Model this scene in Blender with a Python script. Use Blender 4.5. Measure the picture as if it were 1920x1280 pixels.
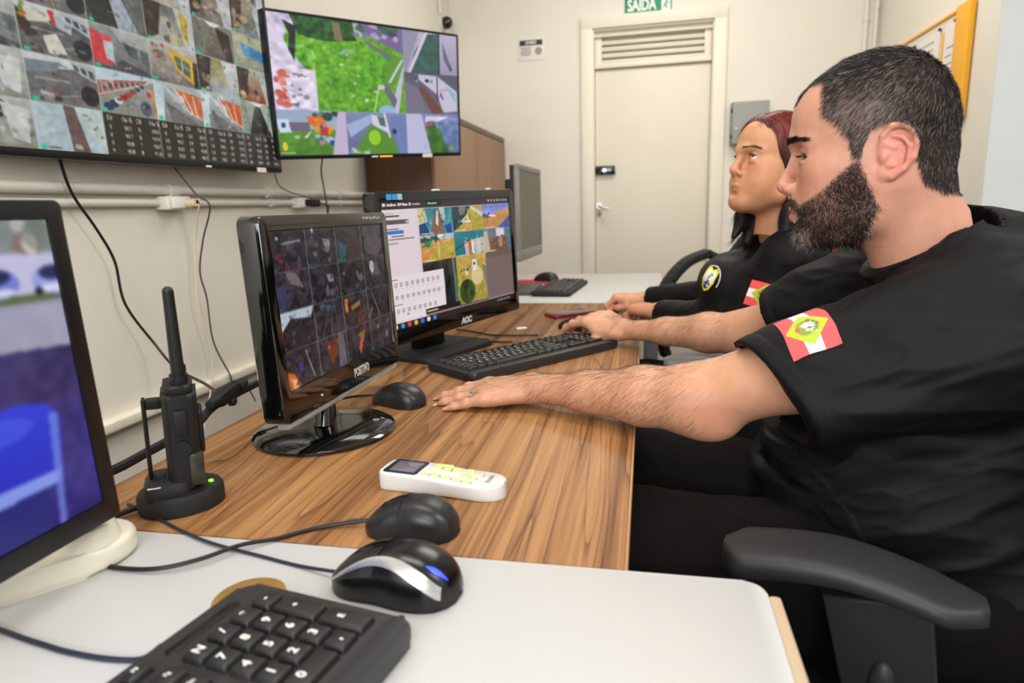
import bpy, bmesh, math, random
import numpy as np
from mathutils import Matrix, Vector
from mathutils.bvhtree import BVHTree
from mathutils.noise import noise as pnoise

for _o in list(bpy.data.objects): bpy.data.objects.remove(_o)
scene = bpy.context.scene
COL = scene.collection
random.seed(7); RNG = np.random.default_rng(7)
PI = math.pi

# ---------------------------------------------------------------- camera
def cam_basis(yaw, tilt, roll):
    f = Vector((-math.sin(yaw)*math.cos(tilt), math.cos(yaw)*math.cos(tilt), -math.sin(tilt)))
    r = Vector((math.cos(yaw), math.sin(yaw), 0)); u = r.cross(f)
    c, s = math.cos(roll), math.sin(roll)
    return c*r - s*u, s*r + c*u, f
_r, _u, _f = cam_basis(math.radians(12.05), math.radians(11.6), math.radians(1.83))
cd = bpy.data.cameras.new('camera'); cam = bpy.data.objects.new('camera', cd); COL.objects.link(cam)
cd.sensor_width = 36; cd.lens = 1207/1920*36; cd.clip_start = .02; cd.clip_end = 50
cam.matrix_world = Matrix(((_r.x,_u.x,-_f.x,0),(_r.y,_u.y,-_f.y,0),(_r.z,_u.z,-_f.z,1.08),(0,0,0,1)))
cd.dof.use_dof = True; cd.dof.focus_distance = 0.95; cd.dof.aperture_fstop = 4.6
scene.camera = cam

# ---------------------------------------------------------------- world, exposure
w = bpy.data.worlds.new('world'); scene.world = w; w.use_nodes = True
w.node_tree.nodes['Background'].inputs[0].default_value = (1, .97, .93, 1)
w.node_tree.nodes['Background'].inputs[1].default_value = .38
vs = scene.view_settings
vs.view_transform = 'Standard'; vs.look = 'None'; vs.gamma = 1; vs.use_curve_mapping = False
vs.exposure = -0.12

# ---------------------------------------------------------------- room lights (ceiling fittings; their housings are built with the room)
LAMPS = [(-.35, .95, 5.5), (.15, 3.0, 9.5), (.3, -1.2, 11), (1.75, .5, 15)]  # the last one is an added, unseen light that brightens the left wall
def area(name, loc, sx, sy, power, color, rot=(0,0,0)):
    l = bpy.data.lights.new(name, 'AREA'); l.shape = 'RECTANGLE'; l.size = sx; l.size_y = sy
    l.energy = power; l.color = color
    o = bpy.data.objects.new(name, l); COL.objects.link(o); o.location = loc; o.rotation_euler = rot
    return o
for i, (x, y, p) in enumerate(LAMPS):
    area('ceiling_light_glow', (x, y, 2.72), 1.2, .5, p*2.15, (1, .97, .935))
# daylight from the window in the wall behind the photographer
area('window_daylight', (-.3, -1.85, 1.75), 1.7, 1.1, 55, (.95, .97, 1.0), (math.radians(80), 0, 0))

# ---------------------------------------------------------------- helpers
def lin(c):
    c = np.asarray(c, float)/255. if max(c) > 1.0001 else np.asarray(c, float)
    return np.where(c <= .04045, c/12.92, ((c+.055)/1.055)**2.4)
def lin4(c): return tuple(float(x) for x in lin(c)) + (1.,)
MATS = {}
def mat(name, color=(200,200,200), rough=.5, metal=0., spec=.5, noise=None, bump=None, coat=0., emit=None, estr=0., attr=None, sss=0., sheen=0., alpha=None, trans=0., ior=1.45):
    """noise=(scale, amount 0..1 dark variation, stretch xyz) ; bump=(scale, distance)"""
    if name in MATS: return MATS[name]
    m = bpy.data.materials.new(name); m.use_nodes = True; MATS[name] = m
    nt = m.node_tree; N = nt.nodes; L = nt.links; b = N['Principled BSDF']
    b.inputs['Base Color'].default_value = lin4(color)
    b.inputs['Roughness'].default_value = rough; b.inputs['Metallic'].default_value = metal
    b.inputs['Specular IOR Level'].default_value = spec; b.inputs['Coat Weight'].default_value = coat
    b.inputs['IOR'].default_value = ior
    b.inputs['Coat Roughness'].default_value = .08
    if trans: b.inputs['Transmission Weight'].default_value = trans
    if sheen: b.inputs['Sheen Weight'].default_value = sheen; b.inputs['Sheen Roughness'].default_value = .5
    if sss:
        b.inputs['Subsurface Weight'].default_value = sss; b.inputs['Subsurface Radius'].default_value = (1., .35, .2); b.inputs['Subsurface Scale'].default_value = .006
    if emit is not None:
        b.inputs['Emission Color'].default_value = lin4(emit); b.inputs['Emission Strength'].default_value = estr
    tc = None
    src = None
    if attr:
        a = N.new('ShaderNodeAttribute'); a.attribute_name = attr; src = a.outputs['Color']
        if estr:
            L.new(src, b.inputs['Emission Color']); b.inputs['Emission Strength'].default_value = estr
            b.inputs['Base Color'].default_value = (.006, .006, .007, 1); src = None
    if noise:
        tc = N.new('ShaderNodeTexCoord'); mp = N.new('ShaderNodeMapping'); L.new(tc.outputs['Object'], mp.inputs[0])
        mp.inputs['Scale'].default_value = noise[2] if len(noise) > 2 else (1,1,1)
        n = N.new('ShaderNodeTexNoise'); n.inputs['Scale'].default_value = noise[0]; n.inputs['Detail'].default_value = 6
        L.new(mp.outputs[0], n.inputs['Vector'])
        mx = N.new('ShaderNodeMixRGB'); mx.blend_type = 'MULTIPLY'
        cr = N.new('ShaderNodeValToRGB'); cr.color_ramp.elements[0].position = .3; cr.color_ramp.elements[1].position = .75
        v = 1-noise[1]; cr.color_ramp.elements[0].color = (v,v,v,1)
        L.new(n.outputs[0], cr.inputs[0]); mx.inputs[0].default_value = 1
        if src: L.new(src, mx.inputs[1])
        else: mx.inputs[1].default_value = lin4(color)
        L.new(cr.outputs[0], mx.inputs[2]); src = mx.outputs[0]
    if src: L.new(src, b.inputs['Base Color'])
    if bump:
        if not tc: tc = N.new('ShaderNodeTexCoord')
        n = N.new('ShaderNodeTexNoise'); n.inputs['Scale'].default_value = bump[0]; n.inputs['Detail'].default_value = 4
        L.new(tc.outputs['Object'], n.inputs['Vector'])
        bp = N.new('ShaderNodeBump'); bp.inputs['Strength'].default_value = 1; bp.inputs['Distance'].default_value = bump[1]
        L.new(n.outputs[0], bp.inputs['Height']); L.new(bp.outputs[0], b.inputs['Normal'])
    return m

def tag(o, label=None, cat=None, group=None, kind=None):
    if label: o['label'] = label
    if cat: o['category'] = cat
    if group: o['group'] = group
    if kind: o['kind'] = kind
    return o
def thing(name, loc, label, cat, group=None, rot=(0,0,0)):
    o = bpy.data.objects.new(name, None); COL.objects.link(o); o.location = loc; o.rotation_euler = rot
    o.empty_display_size = .05
    return tag(o, label, cat, group)
def link(name, me, m=None, parent=None, loc=None, rot=None):
    o = bpy.data.objects.new(name, me); COL.objects.link(o)
    if m is not None and not me.materials:
        for q in (m if isinstance(m, (list, tuple)) else [m]): me.materials.append(q)
    if parent is not None: o.parent = parent
    if loc is not None: o.location = loc
    if rot is not None: o.rotation_euler = rot
    return o
def npmesh(name, V, Q, smooth=True):
    V = np.asarray(V, np.float32); Q = np.asarray(Q, np.int32); k = Q.shape[1]
    me = bpy.data.meshes.new(name); me.vertices.add(len(V)); me.vertices.foreach_set('co', V.ravel())
    me.loops.add(Q.size); me.loops.foreach_set('vertex_index', Q.ravel())
    me.polygons.add(len(Q)); me.polygons.foreach_set('loop_start', np.arange(0, Q.size, k, dtype=np.int32))
    me.polygons.foreach_set('loop_total', np.full(len(Q), k, np.int32))
    me.polygons.foreach_set('use_smooth', np.full(len(Q), smooth))
    me.update(calc_edges=True); me.validate()
    return me
def set_color(me, C, name='col'):
    a = me.color_attributes.new(name, 'FLOAT_COLOR', 'POINT')
    C = np.asarray(C, np.float32)
    if C.shape[1] == 3: C = np.hstack([C, np.ones((len(C),1), np.float32)])
    a.data.foreach_set('color', C.ravel())

class MB:
    """collects shapes into one mesh"""
    def __init__(s): s.bm = bmesh.new()
    def _add(s, bm2, M=None):
        if M is not None: bm2.transform(M)
        me = bpy.data.meshes.new('t'); bm2.to_mesh(me); s.bm.from_mesh(me); bpy.data.meshes.remove(me); bm2.free(); return s
    def box(s, c, d, bev=0., seg=2, rot=None, taper=None):
        b = bmesh.new(); bmesh.ops.create_cube(b, size=1)
        for v in b.verts:
            v.co = Vector((v.co.x*d[0], v.co.y*d[1], v.co.z*d[2]))
            if taper and v.co.z > 0: v.co.x *= taper; v.co.y *= taper
        if bev: bmesh.ops.bevel(b, geom=b.edges[:], offset=bev, segments=seg, profile=.5, affect='EDGES')
        M = Matrix.Translation(c)
        if rot is not None: M = M @ (rot if isinstance(rot, Matrix) else Matrix.Rotation(rot, 4, 'Z'))
        return s._add(b, M)
    def slab(s, pts, z0, z1, bev=0., seg=3, M=None, bottom=True):
        """prism over a 2-D outline with rounded top and bottom edges"""
        b = bmesh.new(); n = len(pts)
        lo = [b.verts.new((p[0], p[1], z0)) for p in pts]; hi = [b.verts.new((p[0], p[1], z1)) for p in pts]
        b.faces.new(lo[::-1]); b.faces.new(hi)
        for i in range(n): b.faces.new((lo[i], lo[(i+1)%n], hi[(i+1)%n], hi[i]))
        if bev:
            ed = [e for e in b.edges if abs(e.verts[0].co.z-e.verts[1].co.z) < 1e-9 and (bottom or e.verts[0].co.z > (z0+z1)/2)]
            bmesh.ops.bevel(b, geom=ed, offset=bev, segments=seg, profile=.5, affect='EDGES')
        return s._add(b, M)
    def cyl(s, p0, p1, r0, r1=None, n=20, caps=True, M=None):
        r1 = r0 if r1 is None else r1
        p0 = Vector(p0); p1 = Vector(p1); d = p1-p0
        b = bmesh.new(); bmesh.ops.create_cone(b, cap_ends=caps, segments=n, radius1=r0, radius2=r1, depth=d.length)
        q = Vector((0,0,1)).rotation_difference(d).to_matrix().to_4x4()
        T = Matrix.Translation((p0+p1)/2) @ q
        return s._add(b, M @ T if M is not None else T)
    def lathe(s, prof, n=32, c=(0,0,0), M=None, sy=1.):
        b = bmesh.new(); rings = []
        for r, z in prof:
            if r < 1e-7: rings.append([b.verts.new((0,0,z))])
            else: rings.append([b.verts.new((r*math.cos(2*PI*i/n), sy*r*math.sin(2*PI*i/n), z)) for i in range(n)])
        for a, c2 in zip(rings, rings[1:]):
            for i in range(n):
                j = (i+1) % n
                if len(a) == 1 and len(c2) == 1: continue
                if len(a) == 1: b.faces.new((a[0], c2[j], c2[i]))
                elif len(c2) == 1: b.faces.new((a[i], a[j], c2[0]))
                else: b.faces.new((a[i], a[j], c2[j], c2[i]))
        if len(rings[0]) > 1: b.faces.new(rings[0][::-1])
        if len(rings[-1]) > 1: b.faces.new(rings[-1])
        T = Matrix.Translation(c)
        return s._add(b, T @ M if M is not None else T)
    def tube(s, pts, r, n=8, sub=6, closed=False):
        P = smooth_path(pts, sub) if sub > 1 else [Vector(p) for p in pts]
        b = bmesh.new(); rings = []; up = Vector((0,0,1)); last = None
        m = len(P)
        for i, p in enumerate(P):
            t = (P[min(i+1, m-1)]-P[max(i-1, 0)])
            if t.length < 1e-9: t = Vector((0,0,1))
            t.normalize()
            if last is None:
                a = t.cross(up)
                if a.length < .1: a = t.cross(Vector((1,0,0)))
                a.normalize()
            else: a = (last - t*last.dot(t)).normalized()
            last = a; c = t.cross(a)
            rr = r[0]+(r[1]-r[0])*i/(m-1) if isinstance(r, (tuple, list)) else r
            rings.append([b.verts.new(p+(a*math.cos(2*PI*k/n)+c*math.sin(2*PI*k/n))*rr) for k in range(n)])
        for x, y in zip(rings, rings[1:]):
            for k in range(n): b.faces.new((x[k], x[(k+1)%n], y[(k+1)%n], y[k]))
        b.faces.new(rings[0][::-1]); b.faces.new(rings[-1])
        return s._add(b)
    def sphere(s, c, r, sc=(1,1,1), n=20, rot=None):
        b = bmesh.new(); bmesh.ops.create_uvsphere(b, u_segments=n, v_segments=n//2+2, radius=r)
        M = Matrix.Translation(c)
        if rot is not None: M = M @ rot
        return s._add(b, M @ Matrix.Diagonal((*sc, 1)))
    def build(s, name, m=None, parent=None, smooth=None, loc=None, rot=None, auto=40):
        me = bpy.data.meshes.new(name); bmesh.ops.recalc_face_normals(s.bm, faces=s.bm.faces[:])
        for f in s.bm.faces: f.smooth = True
        s.bm.to_mesh(me); s.bm.free()
        me.set_sharp_from_angle(angle=math.radians(auto))
        return link(name, me, m, parent, loc, rot)

def smooth_path(pts, sub):
    P = [Vector(p) for p in pts]; out = []
    for i in range(len(P)-1):
        a, b, c, d = P[max(i-1,0)], P[i], P[i+1], P[min(i+2, len(P)-1)]
        for k in range(sub):
            t = k/sub
            out.append(.5*((2*b)+(c-a)*t+(2*a-5*b+4*c-d)*t*t+(3*b-a-3*c+d)*t**3))
    out.append(P[-1]); return out
def rrect(w, d, r, n=6, c=(0,0)):
    o = []
    for sx, sy, a0 in ((1,1,0),(-1,1,90),(-1,-1,180),(1,-1,270)):
        for k in range(n+1):
            a = math.radians(a0+90*k/n)
            o.append((c[0]+sx*(w/2-r)+r*math.cos(a), c[1]+sy*(d/2-r)+r*math.sin(a)))
    return o
def text_mesh(body, size, depth=0., align='CENTER', bold=0., spacing=1., shear=0.):
    cu = bpy.data.curves.new('txt', 'FONT'); cu.body = body; cu.size = size; cu.extrude = depth; cu.align_x = align; cu.align_y = 'CENTER'
    cu.offset = bold; cu.space_character = spacing; cu.resolution_u = 3; cu.shear = shear
    o = bpy.data.objects.new('txt', cu); COL.objects.link(o)
    bpy.context.view_layer.update()
    me = bpy.data.meshes.new_from_object(o.evaluated_get(bpy.context.evaluated_depsgraph_get()))
    bpy.data.objects.remove(o); bpy.data.curves.remove(cu); me.name = 'lettering'
    return me
def frame_matrix(origin, right, up):
    r = Vector(right).normalized(); u = Vector(up).normalized(); n = r.cross(u).normalized(); u = n.cross(r)
    o = Vector(origin)
    return Matrix(((r.x,u.x,n.x,o.x),(r.y,u.y,n.y,o.y),(r.z,u.z,n.z,o.z),(0,0,0,1)))

# ---------------------------------------------------------------- signed distance modelling (numpy) + surface nets
def V3(*a): return np.array(a, np.float32)
def smin(a, b, k):
    if k <= 0: return np.minimum(a, b)
    h = np.maximum(k-np.abs(a-b), 0)/k
    return np.minimum(a, b)-h*h*k*.25
def smax(a, b, k): return -smin(-a, -b, k)
class Field:
    def __init__(s, lo, hi, h):
        s.lo = np.array(lo, np.float32); s.h = h
        s.n = np.ceil((np.array(hi)-s.lo)/h).astype(int)+1
        s.f = np.full(s.n, .1, np.float32)
        s.ax = [s.lo[i]+np.arange(s.n[i], dtype=np.float32)*h for i in range(3)]
    def region(s, lo, hi):
        a = np.clip(np.floor((np.array(lo)-s.lo)/s.h).astype(int), 0, s.n); b = np.clip(np.ceil((np.array(hi)-s.lo)/s.h).astype(int)+1, 0, s.n)
        return tuple(slice(int(x), int(y)) for x, y in zip(a, b))
    def apply(s, fn, lo, hi, k, op):
        sl = s.region(lo, hi)
        if any(q.stop-q.start < 2 for q in sl): return
        X = s.ax[0][sl[0]][:,None,None]; Y = s.ax[1][sl[1]][None,:,None]; Z = s.ax[2][sl[2]][None,None,:]
        d = fn(X, Y, Z)
        s.f[sl] = (smin(s.f[sl], d, k) if op == '+' else smax(s.f[sl], -d, k) if op == '-' else smax(s.f[sl], d, k)).astype(np.float32)
    def cone(s, a, b, ra, rb, k=.01, op='+', up=None, flat=1.):
        """tapering capsule; flat < 1 squashes the section along 'up'"""
        a = np.array(a, np.float32); b = np.array(b, np.float32); m = max(ra, rb)*max(1, flat)+k+2*s.h
        ba = b-a; l2 = float(ba@ba)+1e-12
        if up is not None: up = np.array(up, float); up = up-ba*(up@ba)/l2; up /= np.linalg.norm(up)
        def fn(X, Y, Z):
            px, py, pz = X-a[0], Y-a[1], Z-a[2]
            t = np.clip((px*ba[0]+py*ba[1]+pz*ba[2])/l2, 0, 1)
            rx, ry, rz = px-ba[0]*t, py-ba[1]*t, pz-ba[2]*t
            q = rx*rx+ry*ry+rz*rz
            if up is not None:
                ru = rx*up[0]+ry*up[1]+rz*up[2]; q = q-ru*ru+(ru/flat)**2
                return (np.sqrt(np.maximum(q, 0))-(ra+(rb-ra)*t))*min(1, flat)**.5
            return np.sqrt(q)-(ra+(rb-ra)*t)
        s.apply(fn, np.minimum(a, b)-m, np.maximum(a, b)+m, k, op)
    def ell(s, c, r, R=None, k=.01, op='+'):
        c = np.array(c, np.float32); r = np.array(r, np.float32); m = float(max(r))+k+2*s.h
        R = np.eye(3) if R is None else np.array(R, float)   # rows: local axes
        def fn(X, Y, Z):
            p = [X-c[0], Y-c[1], Z-c[2]]
            q = [R[i][0]*p[0]+R[i][1]*p[1]+R[i][2]*p[2] for i in range(3)]
            k0 = np.sqrt((q[0]/r[0])**2+(q[1]/r[1])**2+(q[2]/r[2])**2); k1 = np.sqrt((q[0]/r[0]**2)**2+(q[1]/r[1]**2)**2+(q[2]/r[2]**2)**2)
            return k0*(k0-1)/np.maximum(k1, 1e-6)
        s.apply(fn, c-m, c+m, k, op)
    def chain(s, pts, rad, k=.008, up=None, flat=1.):
        for i in range(len(pts)-1): s.cone(pts[i], pts[i+1], rad[i], rad[i+1], k, '+', up, flat)
    def cut(s, point, normal, k=.002, lo=None, hi=None):
        """keep the side the normal points away from"""
        n = np.array(normal, float); n /= np.linalg.norm(n); p = np.array(point, float)
        s.apply(lambda X, Y, Z: (X-p[0])*n[0]+(Y-p[1])*n[1]+(Z-p[2])*n[2], s.lo if lo is None else lo, s.lo+s.n*s.h if hi is None else hi, k, '^')
    def mesh(s, displace=None):
        f = s.f; f[0] = f[-1] = .1; f[:,0] = f[:,-1] = .1; f[:,:,0] = f[:,:,-1] = .1
        ins = f < 0
        c = np.zeros(np.array(f.shape)-1, np.uint8)
        for i in (0,1):
            for j in (0,1):
                for k in (0,1): c += ins[i:f.shape[0]-1+i, j:f.shape[1]-1+j, k:f.shape[2]-1+k]
        act = (c > 0) & (c < 8); idx = np.argwhere(act)
        acc = np.zeros((len(idx), 3)); cnt = np.zeros(len(idx))
        for ax in range(3):
            o = [a for a in range(3) if a != ax]
            for i in (0,1):
                for j in (0,1):
                    off = np.zeros(3, int); off[o[0]] = i; off[o[1]] = j; off2 = off.copy(); off2[ax] = 1
                    p = idx+off; q = idx+off2; v0 = f[tuple(p.T)]; v1 = f[tuple(q.T)]
                    mk = (v0 < 0) != (v1 < 0); t = np.where(mk, v0/np.where(mk, v0-v1, 1), 0)
                    pt = off[None, :].astype(float).repeat(len(idx), 0); pt[:, ax] = t
                    acc += pt*mk[:, None]; cnt += mk
        V = (idx+acc/cnt[:, None])*s.h+s.lo
        num = np.full(act.shape, -1, np.int32); num[act] = np.arange(len(idx))
        Q = []
        for ax in range(3):
            o = [(1,2),(2,0),(0,1)][ax]
            a = np.moveaxis(ins, (ax, *o), (0,1,2))
            ch = a[:-1, 1:-1, 1:-1] != a[1:, 1:-1, 1:-1]
            e = np.argwhere(ch); flip = a[:-1, 1:-1, 1:-1][ch]
            nm = np.moveaxis(num, (ax, *o), (0,1,2)); i, j, k = e.T
            q = np.stack([nm[i, j, k], nm[i, j+1, k], nm[i, j+1, k+1], nm[i, j, k+1]], 1)
            q[~flip] = q[~flip][:, ::-1]
            Q.append(q)
        return V, np.vstack(Q)
def relax(V, Q, it=2, lam=.5):
    n = len(V)
    for _ in range(it):
        S = np.zeros_like(V); c = np.zeros(n)
        for a, b in ((0,1),(1,2),(2,3),(3,0)):
            for d in range(3): S[:, d] += np.bincount(Q[:,a], V[Q[:,b], d], n)+np.bincount(Q[:,b], V[Q[:,a], d], n)
            c += np.bincount(Q[:,a], minlength=n)+np.bincount(Q[:,b], minlength=n)
        V = V+lam*(S/np.maximum(c,1)[:,None]-V)
    return V
def normals(V, Q):
    fn = np.cross(V[Q[:,2]]-V[Q[:,0]], V[Q[:,3]]-V[Q[:,1]]); N = np.zeros_like(V)
    for k in range(4):
        for d in range(3): N[:, d] += np.bincount(Q[:,k], fn[:, d], len(V))
    return N/np.maximum(np.linalg.norm(N, axis=1), 1e-12)[:,None]
def strands(name, roots, dirs, length, radius, parent, m, bend=None, colors=None, segs=3):
    """tapered three-sided hairs, one mesh; roots (n,3), dirs (n,3)"""
    n = len(roots); length = np.broadcast_to(length, n)[:,None]; radius = np.broadcast_to(radius, n)[:,None]
    d = dirs/np.linalg.norm(dirs, axis=1)[:,None]
    bend = np.zeros((n,3)) if bend is None else bend
    a = np.cross(d, RNG.normal(size=(n,3))); a /= np.linalg.norm(a, axis=1)[:,None]; b = np.cross(d, a)
    V = []; 
    for s in range(segs+1):
        t = s/segs; p = roots+d*length*t+bend*length*t*t
        rr = radius*(1-t)**.6 if s < segs else radius*.1
        for k in range(3):
            an = 2*PI*k/3; V.append(p+(a*math.cos(an)+b*math.sin(an))*rr)
    V = np.stack(V, 1)   # n, 3*(segs+1), 3
    Q = []
    base = (np.arange(n)*3*(segs+1))[:,None]
    for s in range(segs):
        for k in range(3):
            q = np.array([s*3+k, s*3+(k+1)%3, (s+1)*3+(k+1)%3, (s+1)*3+k]); Q.append(base+q)
    me = npmesh(name, V.reshape(-1,3), np.vstack(Q))
    if colors is not None: set_color(me, np.repeat(colors, 3*(segs+1), 0))
    return link(name, me, m, parent)

# pictures drawn in numpy, carried as vertex colours
class Art:
    def __init__(s, w, h, bg=(0,0,0)):
        s.w, s.h = w, h; s.a = np.zeros((h, w, 3)); s.a[:] = np.array(bg)/255.
        s.X, s.Y = np.meshgrid((np.arange(w)+.5)/w, (np.arange(h)+.5)/h)      # Y downwards, 0..1
        s.vx = (0., 0., 1., 1.)
    def view(s, x0, y0, x1, y1): s.vx = (x0, y0, x1, y1)
    def loc(s):
        x0, y0, x1, y1 = s.vx; i0, i1 = int(round(x0*s.w)), int(round(x1*s.w)); j0, j1 = int(round(y0*s.h)), int(round(y1*s.h))
        sl = (slice(j0, j1), slice(i0, i1)); return sl, (s.X[sl]-x0)/(x1-x0), (s.Y[sl]-y0)/(y1-y0)
    def poly(s, pts, c, c2=None, al=1.):
        sl, X, Y = s.loc(); ins = np.zeros(X.shape, bool); n = len(pts)
        for i in range(n):
            (xa, ya), (xb, yb) = pts[i], pts[(i+1)%n]
            if ya == yb: continue
            cr = ((ya > Y) != (yb > Y)) & (X < (xb-xa)*(Y-ya)/(yb-ya)+xa); ins ^= cr
        s._put(sl, ins, Y, pts, c, c2, al)
    def _put(s, sl, ins, Y, pts, c, c2, al):
        col = np.array(c)/255.
        if c2 is not None:
            ys = [p[1] for p in pts]; t = np.clip((Y-min(ys))/max(max(ys)-min(ys), 1e-6), 0, 1)[...,None]; colr = col*(1-t)+np.array(c2)/255.*t
            cc = colr[ins]
        else: cc = col
        v = s.a[sl]; v[ins] = v[ins]*(1-al)+cc*al
    def rect(s, x0, y0, x1, y1, c, c2=None, al=1.): s.poly([(x0,y0),(x1,y0),(x1,y1),(x0,y1)], c, c2, al)
    def ell(s, cx, cy, rx, ry, c, al=1.):
        sl, X, Y = s.loc(); ins = ((X-cx)/rx)**2+((Y-cy)/ry)**2 < 1; s._put(sl, ins, Y, None, c, None, al)
    def line(s, x0, y0, x1, y1, wd, c, al=1.):
        dx, dy = x1-x0, y1-y0; l = math.hypot(dx, dy)+1e-9; nx, ny = -dy/l*wd/2, dx/l*wd/2
        s.poly([(x0+nx,y0+ny),(x1+nx,y1+ny),(x1-nx,y1-ny),(x0-nx,y0-ny)], c, None, al)
    def noise(s, amt, cells=(12, 8), seed=0, tint=(1,1,1), box=(0,0,1,1)):
        sl, X, Y = s.loc(); r = np.random.default_rng(seed); G = r.random((cells[1]+2, cells[0]+2))-.5
        u, v = np.clip(X,0,.999)*cells[0], np.clip(Y,0,.999)*cells[1]; i, j = u.astype(int), v.astype(int); fu, fv = u-i, v-j
        g = (G[j,i]*(1-fu)+G[j,i+1]*fu)*(1-fv)+(G[j+1,i]*(1-fu)+G[j+1,i+1]*fu)*fv
        m = (X >= box[0]) & (X <= box[2]) & (Y >= box[1]) & (Y <= box[3])
        s.a[sl] += (g*m)[...,None]*amt*np.array(tint)
    def blobs(s, n, box, cols, r0, r1, seed=0):
        q = random.Random(seed)
        for _ in range(n):
            rr = q.uniform(r0, r1); s.ell(q.uniform(box[0], box[2]), q.uniform(box[1], box[3]), rr*q.uniform(.6,1.4), rr*q.uniform(.8,1.8), q.choice(cols), q.uniform(.5,1))
    def soften(s, r, lift=0., gain=1., tint=(1,1,1)):
        a = s.a
        for ax in (0, 1):
            for _ in range(2):
                c = np.cumsum(np.concatenate([np.repeat(a.take([0], ax), r+1, ax), a, np.repeat(a.take([-1], ax), r, ax)], ax), ax)
                n = a.shape[ax]; k = 2*r+1
                a = (c.take(range(k, k+n), ax)-c.take(range(0, n), ax))/k
        s.a = np.clip(a, 0, 1)*gain+lift*np.array(tint); return s

# ================================================================= THE ROOM
WX, BY, RX, CH = -1.2, 4.1, 1.22, 2.8          # left wall, back wall, right wall, ceiling height
wallm = mat('cream wall paint', (227, 221, 208), .62, noise=(3.5, .045), bump=(60, .0006))
wallr = mat('wall paint with bluish light', (214, 218, 218), .6, noise=(4, .04), bump=(60, .0006))  # bluish light falling on the return wall is put into this colour
ceilm = mat('ceiling paint', (240, 238, 232), .8, noise=(2, .03))
floorm = mat('dark floor tile', (74, 66, 60), .35, noise=(6, .15))
trimm = mat('cream gloss trim', (228, 221, 203), .42, noise=(5, .03))
doorm = mat('door laminate', (222, 214, 196), .45, noise=(6, .03))
pvc = mat('white pvc', (225, 220, 208), .4, noise=(30, .05))
blk = mat('black plastic', (17, 17, 18), .42, noise=(40, .2), bump=(900, .00004))
blkm = mat('matt black plastic', (22, 22, 24), .62, noise=(40, .2), bump=(1200, .0001))
gloss = mat('gloss black plastic', (7, 7, 8), .07, coat=.6, noise=(12, .2))
rubber = mat('black cable rubber', (14, 14, 15), .5, noise=(80, .2))
def struct(name, mb, m): return tag(mb.build(name, m), kind='structure')

struct('floor', MB().box((.5, 1.2, -.05), (4.4, 6.8, .1)), floorm)
struct('ceiling', MB().box((.5, 1.2, CH+.05), (4.4, 6.8, .1)), ceilm)
struct('wall_left', MB().box((WX-.06, 1.2, CH/2), (.12, 6.2, CH)), wallm)
# back wall with the doorway left open
dl, dr, dt = -.335, .365, 2.1
struct('wall_back', MB().box(((WX+dl)/2, BY+.06, CH/2), (dl-WX, .12, CH)).box(((dr+RX)/2, BY+.06, CH/2), (RX-dr, .12, CH)).box(((dl+dr)/2, BY+.06, (dt+CH)/2), (dr-dl, .12, CH-dt)), wallm)
# right wall: a block that ends at a corner, its end face turned to the camera, room wider in front of it
struct('wall_right', MB().box((RX+.6, 3.47, CH/2), (1.2, 1.38, CH)), wallm)
struct('wall_return', MB().box((RX+.602, 2.775, CH/2), (1.2, .01, CH)), wallr)
struct('wall_side', MB().box((2.46, .45, CH/2), (.12, 4.7, CH)), wallr)
# rear wall with a window opening
wx0, wx1, wz0, wz1 = -1.1, .7, 1.05, 2.3
struct('wall_rear', MB().box(((WX+wx0)/2-.05, -1.96, CH/2), (wx0-WX+.1, .12, CH)).box(((wx1+2.5)/2, -1.96, CH/2), (2.5-wx1, .12, CH))
       .box(((wx0+wx1)/2, -1.96, wz0/2), (wx1-wx0, .12, wz0)).box(((wx0+wx1)/2, -1.96, (wz1+CH)/2), (wx1-wx0, .12, CH-wz1)), wallm)
wf = MB()
for z in (wz0+.025, wz1-.025): wf.box(((wx0+wx1)/2, -1.96, z), (wx1-wx0, .08, .05), .004)
for x in (wx0+.025, (wx0+wx1)/2, wx1-.025): wf.box((x, -1.96, (wz0+wz1)/2), (.05, .08, wz1-wz0), .004)
wn = tag(wf.build('window_1', mat('window aluminium', (190,190,188), .35, metal=.7)), kind='structure')
MB().box(((wx0+wx1)/2, -1.97, (wz0+wz1)/2), (wx1-wx0-.06, .006, wz1-wz0-.06)).build('pane', mat('frosted daylight glass', (220,228,235), .4, emit=(215,228,245), estr=1.2), wn)

# door frame, louvre and leaf
fr = MB()
for sx, x in ((-1, dl), (1, dr)):
    fr.box((x+sx*.028, BY-.012, dt/2), (.07, .03, dt+.0), .003)     # architrave
    fr.box((x-sx*.006, BY+.05, dt/2), (.014, .12, dt), .002)                 # reveal
fr.box(((dl+dr)/2, BY-.012, dt+.032), (dr-dl+.126, .031, .066), .003)
fr.box(((dl+dr)/2, BY+.05, dt-.006), (dr-dl, .12, .014), .002)
struct('trim_1', fr, trimm)
lv = MB()
lz0, lz1 = 1.885, 2.086
lv.box(((dl+dr)/2, BY+.075, (lz0+lz1)/2), (dr-dl-.03, .006, lz1-lz0))
lv.box(((dl+dr)/2, BY+.04, lz0+.012), (dr-dl-.03, .05, .026), .003).box(((dl+dr)/2, BY+.045, lz1-.013), (dr-dl-.024, .06, .028), .002)
for x in (dl+.035, dr-.035): lv.box((x, BY+.05, (lz0+lz1)/2), (.04, .03, lz1-lz0), .002)
for k in range(4):
    lv.box(((dl+dr)/2, BY+.052, lz0+.046+k*.036), (dr-dl-.09, .034, .006), .001, rot=Matrix.Rotation(math.radians(38), 4, 'X'))
    lv.box(((dl+dr)/2, BY+.043, lz0+.036+k*.036), (dr-dl-.09, .006, .02), .002)
struct('trim_2', lv, trimm)
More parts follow.
